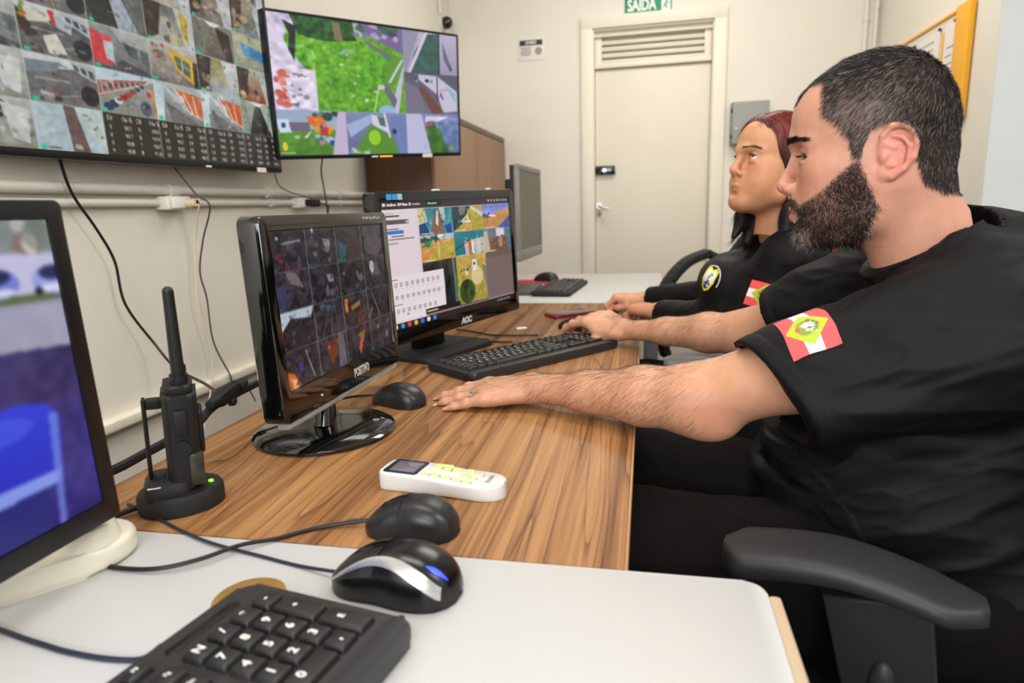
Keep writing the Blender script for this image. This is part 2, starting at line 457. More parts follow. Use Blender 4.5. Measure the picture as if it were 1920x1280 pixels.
dleaf = tag(MB().box(((dl+dr)/2, BY+.055, .942), (dr-dl-.03, .035, 1.875), .003).build('door_1', doorm), kind='structure')
lk = MB().slab(rrect(.125, .056, .012), 0, .022, .005).build('digital_lock', gloss, dleaf)
lk.matrix_world = frame_matrix((-.26, BY+.037, 1.296), (1,0,0), (0,0,1))
MB().cyl((0,0,.02), (0,0,.03), .012, n=24).box((0,0,.033), (.006,.018,.008), .001).build('thumb_turn', mat('satin nickel', (190,188,184), .3, metal=.9), lk, loc=(-.004,0,0))
MB().box((.042,0,.0225), (.012,.03,.002), .0006).build('keypad', mat('dark green lens', (30,48,44), .2), lk)
nik = MATS['satin nickel']
hd = MB()
hd.cyl((-.297, BY+.037, 1.082), (-.297, BY+.027, 1.082), .019, n=24)
hd.tube([(-.297, BY+.035, 1.082), (-.297, BY-.01, 1.082), (-.285, BY-.018, 1.08), (-.235, BY-.018, 1.064)], .0075, n=10)
hd.build('door_handle', nik, dleaf)
MB().cyl((-.297, BY+.037, 1.034), (-.297, BY+.027, 1.034), .014, n=24).box((-.297, BY+.027, 1.03), (.004, .004, .012)).build('keyhole_rose', mat('dark nickel', (95,92,88), .35, metal=.8), dleaf)

# shallow lower channel on the left wall, and vertical joint strips
struct('trim_3', MB().box((WX+.012, 1.45, .627), (.03, 3.6, .028), .006, seg=3), trimm)
struct('baseboard_back', MB().box(((WX+dl)/2, BY-.008, .04), (dl-WX-.08, .016, .08), .003).box(((dr+RX)/2+.04, BY-.008, .04), (RX-dr-.08, .016, .08), .003), trimm)
struct('baseboard_left', MB().box((WX+.008, 1.45, .04), (.016, 5.2, .08), .003), trimm)

# ceiling fittings
for i, (x, y, p) in enumerate(LAMPS):
    t = thing('ceiling_light', (x, y, CH), ['white flat ceiling light above the near desk', 'white flat ceiling light nearest the door', 'white flat ceiling light nearest the rear window', 'unseen ceiling light added at the right to brighten the left wall'][i], 'light', 'ceiling lights')
    MB().slab(rrect(1.24, .54, .02), -.05, 0, .006).build('housing', ceilm, t)
    MB().slab(rrect(1.18, .48, .01), -.056, -.0505, .002).build('diffuser', mat('lit diffuser', (255,248,236), .5, emit=(255,248,236), estr=3.0), t)

# ---- conduits on the left wall
def conduit(name, pts, r, label, clips=(), cl_r=None, horizontal=True):
    o = MB().tube(pts, r, n=14, sub=1).build(name, pvc)
    tag(o, label, 'pipe')
    for c in clips:
        q = Vector(c); d = Vector((0,1,0)) if horizontal else Vector((0,0,1))
        MB().cyl(q-d*.014, q+d*.014, r*1.28, n=16).build('clip', pvc, o)
    return o
conduit('wall_conduit', [(WX+.014, -.4, 1.148), (WX+.014, 2.66, 1.158)], .0125, 'upper and thicker white conduit pipe along the left wall', [(WX+.014, 1.47, 1.154), (WX+.014, 1.9, 1.1555), (WX+.014, 2.4, 1.157)])
o = conduit('wall_conduit', [(WX+.012, -.4, 1.118), (WX+.012, 2.66, 1.126)], .0095, 'lower and thinner white conduit pipe running through the socket boxes', [(WX+.012, 1.92, 1.1235), (WX+.012, 2.4, 1.125)])
for y, z, lab in ((1.462, 1.122, 'white socket box on the conduit with a beige plug and cords hanging down'), (2.09, 1.124, 'white socket box on the conduit behind the two desk monitors, with a black plug')):
    t = thing('socket_box', (WX, y, z), lab, 'socket', 'socket boxes on the conduit')
    MB().box((.021, 0, 0), (.042, .085, .034), .005, seg=3).build('box', pvc, t)
    MB().box((.044, -.008, 0), (.004, .045, .026), .0015).build('faceplate', mat('socket face', (235,232,224), .35), t)
    if y < 1.8: MB().cyl((.044,.024,0), (.07,.024,0), .012, .009, n=14).box((.06,.03,.002), (.02,.02,.016), .003).build('plug', mat('beige plug', (214,198,166), .45), t)
    else:
        MB().cyl((.044,-.005,0), (.07,-.005,0), .013, .01, n=14).box((.058,.03,-.002), (.03,.03,.026), .006).build('plug', blk, t)
# vertical conduit with a little black dome camera
conduit('wall_conduit', [(WX+.012, 3.86, 2.2), (WX+.012, 3.86, CH)], .008, 'short vertical conduit rising above the black dome camera', (), horizontal=False)
t = thing('dome_camera', (WX, 3.93, 2.165), 'small black round camera high on the left wall', 'camera')
MB().cyl((0,0,0), (.012,0,0), .045, n=24).build('mount', pvc, t)
MB().sphere((.03,0,0), .036, (1,1,1)).build('dome', gloss, t)
# twin conduits in the back right corner
conduit('corner_conduit', [(1.148, BY-.012, .1), (1.148, BY-.012, CH)], .011, 'left of the twin vertical conduits in the back right corner', [(1.148, BY-.012, 2.03), (1.148, BY-.012, 1.2)], horizontal=False)
conduit('corner_conduit', [(1.197, BY-.012, .1), (1.197, BY-.012, CH)], .011, 'right of the twin vertical conduits in the back right corner', [(1.197, BY-.012, 2.09), (1.197, BY-.012, 1.2)], horizontal=False)

# ---- SAIDA sign above the door
t = thing('exit_sign', (-.012, BY, 2.235), 'green exit sign reading SAIDA above the cream door', 'sign')
MB().box((0, -.003, 0), (.265, .004, .165), .001).build('panel', mat('exit green', (20,140,96), .4), t)
wt = mat('sign white', (236, 238, 232), .45)
def lettering(body, size, m, parent, origin, right, up, **k):
    me = text_mesh(body, size, **k); o = link('lettering', me, m, parent)
    M = frame_matrix(origin, right, up)
    o.matrix_local = M; return o
lo = lettering('SAÍDA', .086, wt, t, (-.036, -.0062, -.030), (1,0,0), (0,0,1), depth=.0003, bold=.0022, spacing=.95); lo.data.transform(Matrix.Diagonal((.70,1,1,1)))
pm = MB()
M = frame_matrix((.1, -.0057, -.035), (1,0,0), (0,0,1))
pm.slab(rrect(.05, .06, .004), 0, .0006, M=M)
pm.build('pictogram', wt, t)
pg = MB()
for pts in ([(-.004,.02),(.004,.024),(.01,.018),(.004,.014)], [(-.012,.012),(.006,.012),(.014,.0),(.018,.004),(.01,.016)], [(-.006,.01),(.006,.012),(.002,-.006),(.012,-.022),(.006,-.024),(-.006,-.008),(-.016,-.016),(-.018,-.01),(-.008,-.002)]):
    pg.slab([(x+.1, y) for x, y in pts], 0, .0003, M=frame_matrix((0,-.0064,-.035), (1,0,0), (0,0,1)))
pg.build('runner', MATS['exit green'], t)

# ---- AVISO notice
t = thing('notice_card', (-.7, BY, 2.02), 'small white AVISO notice with black header on the back wall', 'sign')
MB().box((0,-.002,0), (.17,.003,.13), .0008).build('card', mat('notice card', (226,220,214), .5), t)
ink = mat('notice ink', (48,40,34), .5); gry = mat('notice grey', (150,144,138), .5)
MB().box((0,-.0042,.036), (.14,.001,.03)).build('header', ink, t)
lettering('AVISO', .024, wt, t, (0,-.005,.036), (1,0,0), (0,0,1), bold=.0008)
nm = MB()
for k in range(4): nm.box((-.032,-.0042,.008-k*.013), (.07-.012*(k%2),.0006,.007))
nm.build('text_lines', gry, t)
MB().lathe([(.018,0),(.022,0),(.022,.0008),(.018,.0008)], c=(.045,-.0036,-.012), M=Matrix.Rotation(PI/2,4,'X')).box((.045,-.0042,-.012), (.04,.0006,.006), rot=Matrix.Rotation(-.5,4,'Y')).build('symbol', gry, t)

# ---- grey switch box by the door
t = thing('switch_box', (.56, BY, 1.52), 'grey metal electrical box on the wall right of the door', 'box')
g = mat('grey enamel', (150,150,146), .42, noise=(8,.06))
MB().box((0,-.035,0), (.2,.07,.235), .008, seg=3).build('case', g, t)
MB().box((.004,-.076,0), (.196,.012,.23), .005, seg=3).build('door', g, t)
MB().cyl((-.075,-.083,-.03), (-.075,-.09,-.03), .006, n=14).build('lock', nik, t)
for z in (.07,-.07): MB().box((-.099,-.06,z), (.008,.035,.022), .001).build('hinge', mat('dark hinge', (60,60,58), .5), t)

# ---- yellow framed notice board on the right wall
t = thing('notice_board', (RX, 3.37, 1.595), 'notice board in a yellow frame on the right wall, papers pinned on it', 'board')
yel = mat('yellow frame', (240,172,30), .42, noise=(9,.1), bump=(50,.0006))
crm = mat('board cream', (222,212,196), .6)
MB().box((-.008, .0, 0), (.012, .80, .42)).build('backing', crm, t)
MB().box((-.018, -.355, 0), (.03, .11, .43), .008, seg=3).build('frame_side', yel, t)
MB().box((-.018, .39, 0), (.03, .05, .43), .008, seg=3).build('frame_side', yel, t)
for z in (-.205,.205): MB().box((-.014, .02, z), (.016, .70, .012), .003).build('frame_rail', yel, t)
MB().box((-.016, -.16, -.02), (.006, .016, .34), .002).build('divider', yel, t)
for j, (y, z, w_, h_, lab) in enumerate(((-.235, .0, .12, .36, 'white printed sheet pinned next to the near edge of the yellow frame'), (.02, .0, .30, .34, 'wide white printed sheet pinned in the middle of the yellow framed board'), (.27, -.02, .16, .3, 'narrow white sheet pinned at the far end of the yellow framed board'))):
    p = thing('paper_sheet', (RX-.016, 3.37+y, 1.595+z), lab, 'paper', 'sheets on the notice board')
    MB().box((0,0,0), (.0016, w_, h_)).build('sheet', mat('paper', (228,222,214), .6), p)
    pr = MB(); rr = random.Random(j)
    for k in range(9):
        if rr.random() < .75: pr.box((-.0012, rr.uniform(-.02,.02), h_*.4-k*h_*.09), (.0005, w_*rr.uniform(.4,.8), .006))
    pr.build('print', gry, p)
for j, (y, z, c, lab) in enumerate(((3.235,1.765,(60,40,90),'dark purple push pin by the divider, upper'), (3.09,1.765,(110,40,40),'dark red push pin at the corner of the near sheet'), (3.50,1.755,(70,60,90),'grey push pin on the middle sheet'), (3.68,1.72,(210,150,40),'ochre push pin at the far end'))):
    p = tag(MB().sphere((0,0,0), .007, n=12).build('push_pin', mat('pin %d' % j, c, .35), loc=(RX-.023, y, z)), lab, 'pin', 'pins on the notice board')

# ---- wooden cabinet against the left and back walls
woodside = mat('walnut side with shade', (92, 56, 36), .45, noise=(6,.35,(8,8,.6)))  # darker than the doors: the shade on this side is painted into its colour
wooddoor = mat('walnut door', (150, 116, 86), .45, noise=(6,.25,(8,8,.6)))
topm = mat('cabinet top grey', (104, 94, 82), .5, noise=(12,.2))
t = thing('cabinet', (-1.04, 3.38, 0), 'tall brown walnut cabinet with grey top standing beyond the second wall screen', 'cabinet')
MB().box((0, 0, .76), (.29, 1.42, 1.46), .002).build('body', woodside, t)
MB().box((.002, 0, 1.5), (.31, 1.44, .03), .003).build('top_panel', topm, t)
for k in range(2):
    d = MB().box((.152, -.355+.71*k, .78), (.018, .70, 1.4), .002).build('door', wooddoor, t)
    MB().box((.168, -.355+.71*k+(.3 if k==0 else -.3), .8), (.012,.012,.14), .003).build('handle', nik, d)
t = thing('desk_fan', (-.98, 3.3, 1.515), 'dark small camera bracket lying on top of the cabinet', 'device')
t.name = 'camera_bracket'
MB().tube([(0,-.1,.012),(0,0,.03),(.05,.06,.012)], .008).build('bracket', rubber, t)
MB().cyl((.02,-.28,.03), (.06,-.2,.11), .018, n=16).cyl((.02,-.28,.005), (.02,-.28,.05), .03, .02, n=16).build('camera_head', blk, t)

# ================================================================= DESKS
DZ = .75
def wood_mat():
    m = bpy.data.materials.new('desk wood'); m.use_nodes = True; nt = m.node_tree; N = nt.nodes; L = nt.links; b = N['Principled BSDF']
    tc = N.new('ShaderNodeTexCoord'); mp = N.new('ShaderNodeMapping'); mp.inputs['Scale'].default_value = (1, .11, 1); L.new(tc.outputs['Object'], mp.inputs[0])
    n0 = N.new('ShaderNodeTexNoise'); n0.inputs['Scale'].default_value = 5; n0.inputs['Detail'].default_value = 3; n0.inputs['Distortion'].default_value = .6; L.new(mp.outputs[0], n0.inputs['Vector'])
    # cathedral figure: thin dark lines where a slowly varying field crosses whole numbers
    def math_(op, a_, b_=None, v=None):
        m_ = N.new('ShaderNodeMath'); m_.operation = op; L.new(a_, m_.inputs[0])
        if b_ is not None: L.new(b_, m_.inputs[1])
        elif v is not None: m_.inputs[1].default_value = v
        return m_.outputs[0]
    ring = math_('FRACT', math_('MULTIPLY', n0.outputs[0], v=30))
    line = math_('POWER', ring, v=5.)
    mp2 = N.new('ShaderNodeMapping'); mp2.inputs['Scale'].default_value = (1, .016, 1); L.new(tc.outputs['Object'], mp2.inputs[0])
    n1 = N.new('ShaderNodeTexNoise'); n1.inputs['Scale'].default_value = 330; n1.inputs['Detail'].default_value = 4; L.new(mp2.outputs[0], n1.inputs['Vector'])
    n2 = N.new('ShaderNodeTexNoise'); n2.inputs['Scale'].default_value = 46; n2.inputs['Detail'].default_value = 5; L.new(mp2.outputs[0], n2.inputs['Vector'])
    n3 = N.new('ShaderNodeTexNoise'); n3.inputs['Scale'].default_value = 9; n3.inputs['Detail'].default_value = 2; L.new(mp.outputs[0], n3.inputs['Vector'])
    t1 = math_('MULTIPLY', line, n3.outputs[0]); t2 = math_('MULTIPLY', t1, v=-.36)
    t3 = math_('ADD', n2.outputs[0], t2); t4 = math_('MULTIPLY', n1.outputs[0], v=.35); t5 = math_('ADD', t3, t4)
    cr = N.new('ShaderNodeValToRGB'); L.new(t5, cr.inputs[0]); e = cr.color_ramp.elements
    e[0].position = .38; e[0].color = lin4((80, 48, 26)); e[1].position = .92; e[1].color = lin4((170, 126, 82))
    x = cr.color_ramp.elements.new(.56); x.color = lin4((118, 79, 46)); x = cr.color_ramp.elements.new(.70); x.color = lin4((147, 104, 64))
    L.new(cr.outputs[0], b.inputs['Base Color']); b.inputs['Roughness'].default_value = .46; b.inputs['Specular IOR Level'].default_value = .26
    bp = N.new('ShaderNodeBump'); bp.inputs['Distance'].default_value = .0002; bp.inputs['Strength'].default_value = .6; L.new(n1.outputs[0], bp.inputs['Height']); L.new(bp.outputs[0], b.inputs['Normal'])
    return m
woodm = wood_mat()
whitem = mat('white laminate', (194, 194, 193), .35, noise=(3, .03))
edgem = mat('beige edge band', (190, 168, 140), .5)
legm = mat('grey steel leg', (120,120,122), .4, metal=.3)
def desk(label, x0, x1, y0, y1, topmat, edge=None, legs=True, corner=0, th=.025, eb=.003):
    t = thing('desk', ((x0+x1)/2, (y0+y1)/2, 0), label, 'desk')
    w_, d_ = x1-x0, y1-y0
    if corner:
        pts = [(-w_/2,-d_/2), (w_/2,-d_/2)] + [(w_/2-corner+corner*math.cos(a), d_/2-corner+corner*math.sin(a)) for a in np.linspace(0, PI/2, 8)] + [(-w_/2, d_/2)]
        MB().slab(pts, DZ-th, DZ, .0015, 2).build('desktop', topmat, t)
    else: MB().box((0,0,DZ-th/2), (w_, d_, th), .0012).build('desktop', topmat, t)
    if edge: MB().box((w_/2+eb/2, 0-corner/2, DZ-th/2-.0002), (eb, d_-corner, th-.001), min(.005, eb*.3)).build('edge_band', edge, t)
    for sx in (-1,1):
        for sy in (-1,1):
            MB().box((sx*(w_/2-.05), sy*(d_/2-.04), (DZ-th)/2), (.05,.03,DZ-th), .003).build('leg', legm, t)
    MB().box((-w_/2+.06, 0, .52), (.018, d_-.14, .36)).build('modesty_panel', topmat, t)
    return t
desk('walnut grain desk with black keyboards, between the two white desks', -.665, -.018, .55, 2.243, woodm, mat('wood edge band', (170,128,88), .5, noise=(30,.2)))
desk('white desk nearest the camera with beige edge, under the big mouse', -.72, .104, -.75, .548, whitem, edgem, corner=.018, eb=.011)
desk('white desk at the far end by the door, under a small black keyboard', -.70, .065, 2.246, 3.25, whitem, edgem)

# cables behind and around the desks
def cord(name, pts, r, label, m=rubber, sub=6, group=None, cat='cable'):
    return tag(MB().tube(pts, r, n=8, sub=sub).build(name, m), label, cat, group)
cord('power_cable', [(-.69,.50,.775), (-.675,.64,.766), (-.672,.72,.768), (-.675,.82,.772), (-.69,.9,.782), (-.66,1.05,.80)], .0068, 'thick black cable running along the wall side of the walnut desk')
t = thing('cable_connector', (-.685,.915,.793), 'taped black plug joint in the thick cable left of the small monitor', 'connector')
MB().box((0,0,0), (.022,.055,.022), .005, rot=Matrix.Rotation(.2,4,'X')).cyl((0,.025,.004),(0,.05,.008),.013,.008,n=14).cyl((0,-.024,-.004),(0,-.045,-.006),.012,.008,n=14).build('connector_body', blkm, t)
MB().box((.006,.005,-.014), (.012,.02,.012), .003, rot=.4).build('tape_scrap', rubber, t)
def wc(name, pts, r, label, m=rubber, x=-1.17):
    return cord(name, [(x, y, z) for y, z in pts] if len(pts[0]) == 2 else pts, r, label, m, group='cords hanging on the left wall')
cord('hanging_cord', [(-1.15,1.12,1.22), (-1.165,1.151,1.143), (-1.168,1.203,1.065), (-1.17,1.24,.993), (-1.17,1.251,.895), (-1.15,1.30,.791), (-1.08,1.275,.739), (-.92,1.164,.736), (-.76,1.0,.762), (-.695,.94,.785)], .0032, 'thick black cord hanging from the left end of the first wall screen', group='cords hanging on the left wall')
cord('hanging_cord', [(-1.15,1.43,1.225), (-1.12,1.474,1.143), (-1.09,1.482,1.112), (-1.14,1.506,1.027), (-1.17,1.517,.942), (-1.17,1.531,.868), (-1.17,1.535,.749), (-1.17,1.586,.644), (-1.17,1.6,.607), (-1.17,1.663,.575), (-1.17,1.692,.53)], .0022, 'thin dark cord hanging past the beige plug', mat('dark grey cord', (60,56,50), .5), group='cords hanging on the left wall')
cord('hanging_cord', [(-1.125,1.488,1.115), (-1.16,1.507,1.04), (-1.17,1.501,.957), (-1.17,1.495,.859), (-1.17,1.521,.736), (-1.17,1.511,.648), (-1.17,1.473,.568), (-1.17,1.449,.52)], .0022, 'thin beige cord hanging from the beige plug', mat('beige cord', (206,190,160), .5), group='cords hanging on the left wall')
cord('hanging_cord', [(-1.13,1.86,1.225), (-1.15,1.912,1.179), (-1.158,1.99,1.158), (-1.15,2.063,1.146), (-1.14,2.12,1.13)], .0018, 'thin cord from the right end of the first screen to the black plug', MATS['dark grey cord'], group='cords hanging on the left wall')
cord('hanging_cord', [(-1.13,2.19,1.30), (-1.16,2.22,1.24), (-1.166,2.237,1.192), (-1.16,2.24,1.096), (-1.165,2.235,.95), (-1.17,2.24,.62)], .0028, 'dark cord hanging from the second wall screen', MATS['dark grey cord'], group='cords hanging on the left wall')
cord('hanging_cord', [(-1.14,2.13,1.125), (-1.13,2.19,1.113), (-1.15,2.225,1.09), (-1.17,2.23,.95), (-1.17,2.22,.6)], .0024, 'black lead looping down from the black wall plug', group='cords hanging on the left wall')

# ================================================================= SCREENS: pictures drawn in numpy, carried by the screens' own vertices
GL = {'0':(7,5,5,5,7),'1':(2,6,2,2,7),'2':(7,1,7,4,7),'3':(7,1,7,1,7),'4':(5,5,7,1,1),'5':(7,4,7,1,7),'6':(7,4,7,5,7),'7':(7,1,2,2,2),'8':(7,5,7,5,7),'9':(7,5,7,1,7),'C':(7,4,4,4,7),'H':(5,5,7,5,5),'K':(5,6,4,6,5),'b':(4,4,7,5,7),'/':(1,1,2,4,4),'S':(7,4,7,1,7),' ':(0,0,0,0,0)}
def glyphs(A, txt, x, y, ch, cw, c):
    for k, q in enumerate(txt):
        for r, row in enumerate(GL.get(q, GL[' '])):
            for b in range(3):
                if row & (4>>b): A.rect(x+(k*4+b)*cw/3, y+r*ch/5, x+(k*4+b+1)*cw/3, y+(r+1)*ch/5, c)

# --- little camera views; each draws in the current view box
def clutter(A, sd, n=22, k=.10):
    q = random.Random(sd*7+1); sl, X, Y = A.loc(); base = A.a[sl].mean((0,1))*255
    for _ in range(n):
        x, y = q.random(), q.random(); w_, h_ = q.uniform(.02,.10), q.uniform(.02,.12); f_ = q.choice((.45,.7,1.25,1.45)); c = tuple(min(240, v*f_*q.uniform(.9,1.1)) for v in base); sk = q.uniform(-.05,.05)
        A.poly([(x,y),(x+w_,y+sk),(x+w_+q.uniform(-.02,.02),y+h_+sk),(x+q.uniform(-.02,.02),y+h_)], c, None, q.uniform(.25,.6))
    A.noise(k,(22,16),sd+3); A.noise(k*.8,(5,4),sd+9)
def v_road(A, sd, tone=1.):
    q = random.Random(sd); g = q.randint(78, 108)
    A.rect(0,0,1,1,(g,g,g+2),(g+26,g+24,g+22)); A.noise(.12,(10,8),sd)
    A.poly([(0,0),(1,0),(1,.12),(0,.34)], (200,205,205)); A.poly([(0,.16),(.5,.1),(.42,.3),(0,.42)], q.choice([(150,150,146),(186,60,52),(120,130,140),(210,205,190)]))
    A.poly([(.6,.0),(1,.05),(1,.42),(.72,.24)], (176,182,184)); 
    for k in range(3): A.poly([(.66+k*.11,.08+k*.03),(.73+k*.11,.1+k*.03),(.75+k*.11,.22+k*.05),(.68+k*.11,.18+k*.05)], (66,72,80))
    A.line(.1,.5,.6,.48,.012,(220,220,216)); A.line(.34,.85,.8,.72,.012,(220,220,216)); A.line(.3,.3,.55,.36,.01,(214,196,90))
    A.ell(.86,.72,.14,.22,(34,34,38)); A.blobs(6,(.1,.74,.5,.98),[(30,30,34),(205,50,40),(190,190,190),(60,60,66)],.025,.06,sd)
def v_corner(A, sd, c=(204,52,58)):
    A.rect(0,0,1,1,(142,146,142),(104,104,104)); A.poly([(.0,.16),(.35,.24),(.32,.9),(.0,.86)], c); A.poly([(.2,.36),(.36,.34),(.35,.8),(.22,.76)], (178,190,196))
    A.poly([(.36,0),(1,0),(1,.36),(.5,.3)], (172,176,170)); A.poly([(.55,.3),(.78,.34),(.8,.62),(.6,.56)], (70,78,82)); A.poly([(.82,.36),(.97,.4),(.97,.72),(.84,.66)], (84,92,94))
    A.poly([(.3,.9),(.5,.7),(1,.92),(1,1),(.3,1)], (70,72,78)); A.line(.52,.88,.62,.86,.03,(230,230,225)); A.noise(.12,(9,7),sd)
def v_parking(A, sd):
    A.rect(0,0,1,1,(150,152,146),(138,146,134)); A.poly([(0,0),(1,0),(1,.1),(.0,.5)], (196,214,226)); A.poly([(0,.3),(.9,.08),(.85,.16),(0,.66)], (152,92,76))
    for k in range(9): A.line(.05+.1*k,.3-.02*k,.08+.1*k,.58-.05*k,.012,(220,220,220)); A.poly([(.08+.1*k,.36-.025*k),(.12+.1*k,.35-.025*k),(.13+.1*k,.46-.04*k),(.09+.1*k,.48-.04*k)],(46,70,96))
    A.line(0,.62,.9,.15,.02,(226,228,228))
    q = random.Random(sd)
    for k in range(8):
        x, y = .14+.09*k, .86-.085*k; r = .085-.006*k; c = q.choice([(40,52,96),(198,40,38),(226,228,230),(190,196,200),(60,66,72)])
        A.ell(x,y,r,r*1.1,c); A.ell(x+.01,y-.03,r*.6,r*.4,(52,60,70))
    A.ell(.8,.78,.1,.19,(86,94,104)); A.ell(.8,.72,.07,.07,(50,58,66)); A.ell(.88,.42,.04,.08,(196,44,44)); A.poly([(.93,.3),(1,.28),(1,1),(.95,1)], (206,140,96))
def v_building(A, sd, c=(212,106,62)):
    A.rect(0,0,1,1,(176,184,184),(128,132,128)); A.poly([(0,0),(.2,.1),(.14,1),(0,1)], (206,220,226)); A.poly([(.1,0),(.2,.02),(.75,.62),(.6,.66)], (198,204,206))
    A.poly([(.42,.12),(1,.22),(1,.86),(.7,.72)], c); A.line(.42,.12,.72,.74,.03,(236,228,220)); A.line(.6,.2,.78,.75,.025,(236,228,220)); A.line(.8,.2,.86,.8,.025,(236,228,220)); A.line(.7,.7,1,.84,.03,(236,228,220))
    A.poly([(.48,.26),(.58,.28),(.64,.56),(.56,.56)], (218,214,206)); A.poly([(.2,.5),(.6,.75),(.9,1),(.3,1)], (104,104,106)); A.noise(.1,(10,8),sd)
def v_yellow(A, sd):
    A.rect(0,0,1,1,(196,190,182),(112,106,102)); A.blobs(8,(.05,.05,.4,.35),[(160,84,64),(206,206,200),(110,120,110)],.03,.07,sd)
    A.poly([(.4,.1),(.95,.28),(.92,.95),(.52,.6)], (222,176,22)); A.poly([(.5,.24),(.84,.36),(.82,.76),(.56,.56)], (90,100,84)); A.line(.66,.3,.66,.66,.02,(206,210,204)); A.line(.52,.4,.83,.54,.015,(206,210,204))
    A.poly([(.9,.3),(1,.3),(1,1),(.88,1)], (44,36,32)); A.noise(.1,(8,8),sd)
def v_inside(A, sd, a=(170,176,150), b=(112,112,106)):
    q = random.Random(sd); A.rect(0,0,1,1,a,b); A.poly([(0,0),(.35,0),(.25,.8),(0,1)], (58,44,38)); A.poly([(.6,0),(1,0),(1,1),(.8,1)], (190,196,196)); A.blobs(9,(.1,.4,.7,.9),[(206,180,140),(60,56,52),(150,150,150),(176,150,70)],.04,.09,sd); A.noise(.16,(7,6),sd)
def v_corr(A, sd, wall=(160,176,182), fl=(120,92,74)):
    A.rect(0,0,1,1,wall,wall); A.poly([(.42,.1),(.56,.1),(.86,1),(.18,1)], fl, (fl[0]-30,fl[1]-30,fl[2]-30)); A.poly([(0,0),(.4,.1),(.2,1),(0,1)], tuple(int(x*.86) for x in wall)); A.poly([(.3,0),(.7,0),(.56,.12),(.42,.12)], (230,230,226))
    A.line(.1,0,.22,1,.02,(90,110,120)); A.line(.84,0,.74,1,.02,(90,110,120)); A.noise(.1,(8,8),sd)
def v_pool(A, sd):
    A.rect(0,0,1,1,(182,180,146),(150,156,132)); A.poly([(.2,.25),(1,.4),(1,.72),(.25,.62)], (80,140,186)); A.noise(.14,(8,6),sd)
def v_path(A, sd):
    A.rect(0,0,1,1,(184,202,206),(172,190,196)); A.poly([(.42,0),(.58,.02),(.74,1),(.48,1)], (106,84,82)); A.poly([(.6,.1),(1,.2),(1,.9),(.78,.6)], (196,206,200)); A.blobs(3,(.75,.4,.95,.7),[(90,110,100)],.02,.04,sd); A.noise(.08,(9,7),sd)
def v_desk(A, sd):
    A.rect(0,0,1,1,(190,196,190),(140,140,128)); A.blobs(16,(.0,.1,.6,.9),[(40,52,44),(222,222,216),(150,96,54),(60,96,84),(30,30,34)],.03,.09,sd); A.poly([(.6,.1),(.95,.2),(.9,.9),(.7,.8)], (206,210,204)); A.noise(.14,(12,9),sd)

def screen_mesh(A, W, H):
    """grid of A.h x A.w points; x right, y up, z out; origin at the lower left"""
    gx = np.linspace(0, W, A.w); gy = np.linspace(H, 0, A.h); X, Y = np.meshgrid(gx, gy)
    V = np.stack([X.ravel(), Y.ravel(), np.zeros(X.size)], 1)
    i = np.arange((A.h-1)*A.w).reshape(A.h-1, A.w)[:, :-1].ravel()
    me = npmesh('screen', V, np.stack([i, i+A.w, i+A.w+1, i+1], 1))
    set_color(me, lin(np.clip(A.a.reshape(-1,3), 0, 1)*1.0 if True else 0) if False else np.where(np.clip(A.a.reshape(-1,3),0,1) <= .04045, np.clip(A.a.reshape(-1,3),0,1)/12.92, ((np.clip(A.a.reshape(-1,3),0,1)+.055)/1.055)**2.4))
    return me

# ---------------- first wall screen: 6 x 6 grid of views and a data table
A = Art(860, 484, (44,38,34))
kinds = {}
fns = [lambda A,s: v_inside(A,s), lambda A,s: v_road(A,s), lambda A,s: v_corr(A,s,(120,130,124),(150,160,166)), lambda A,s: v_inside(A,s,(160,150,120),(120,116,110)), lambda A,s: v_corr(A,s,(176,170,150),(70,62,60)), lambda A,s: v_pool(A,s)]
lay = {(4,0): v_desk, (4,1): None, (5,0): v_desk, (5,1): v_path, (4,1): v_road, (4,2): v_parking, (4,3): v_building, (4,4): lambda A,s: v_building(A,s,(206,88,44)), (4,5): lambda A,s: v_corr(A,s,(170,186,170),(64,60,58)),
       (3,0): lambda A,s: v_corner(A,s,(120,70,60)), (3,1): lambda A,s: (v_road(A,s), A.poly([(.42,.05),(.5,.03),(.56,.3),(.48,.36)], (204,46,60)), A.poly([(.5,.1),(.75,.2),(.72,.45),(.52,.36)], (172,186,196)), A.poly([(.3,.6),(.5,.5),(.62,.9),(.36,.95)], (216,212,196)), A.poly([(0,.1),(.25,.6),(.1,.7),(0,.4)], (60,44,36)), A.blobs(7,(.0,.0,.15,.3),[(200,150,40),(190,60,40),(90,120,60)],.02,.05,3)),
       (3,2): v_corner, (3,3): v_yellow, (3,4): lambda A,s: v_inside(A,s,(150,140,80),(170,180,186)), (3,5): lambda A,s: v_inside(A,s,(176,186,160),(150,70,50)),
       (2,2): lambda A,s: (v_corr(A,s,(96,98,92),(176,186,200)), A.poly([(0,0),(.35,0),(.5,1),(0,1)], (38,40,38))), (2,3): lambda A,s: (v_inside(A,s,(110,112,108),(186,190,180)), A.poly([(.72,.0),(.9,.2),(.86,.9),(.74,.6)], (200,168,56))), (2,4): lambda A,s: (v_corr(A,s,(136,134,122),(120,112,100)), A.poly([(.55,.1),(.9,.2),(.95,1),(.75,1)], (52,44,40))), (2,5): v_pool,
       (2,1): lambda A,s: (v_road(A,s), A.line(.3,0,.55,1,.015,(206,170,60))), (2,0): v_corner, (1,5): lambda A,s: v_inside(A,s,(150,140,110),(120,124,130)), (1,3): lambda A,s: v_inside(A,s,(120,130,110),(170,170,160)), (1,4): lambda A,s: v_inside(A,s,(140,120,90),(110,104,100))}
gx = 1/6
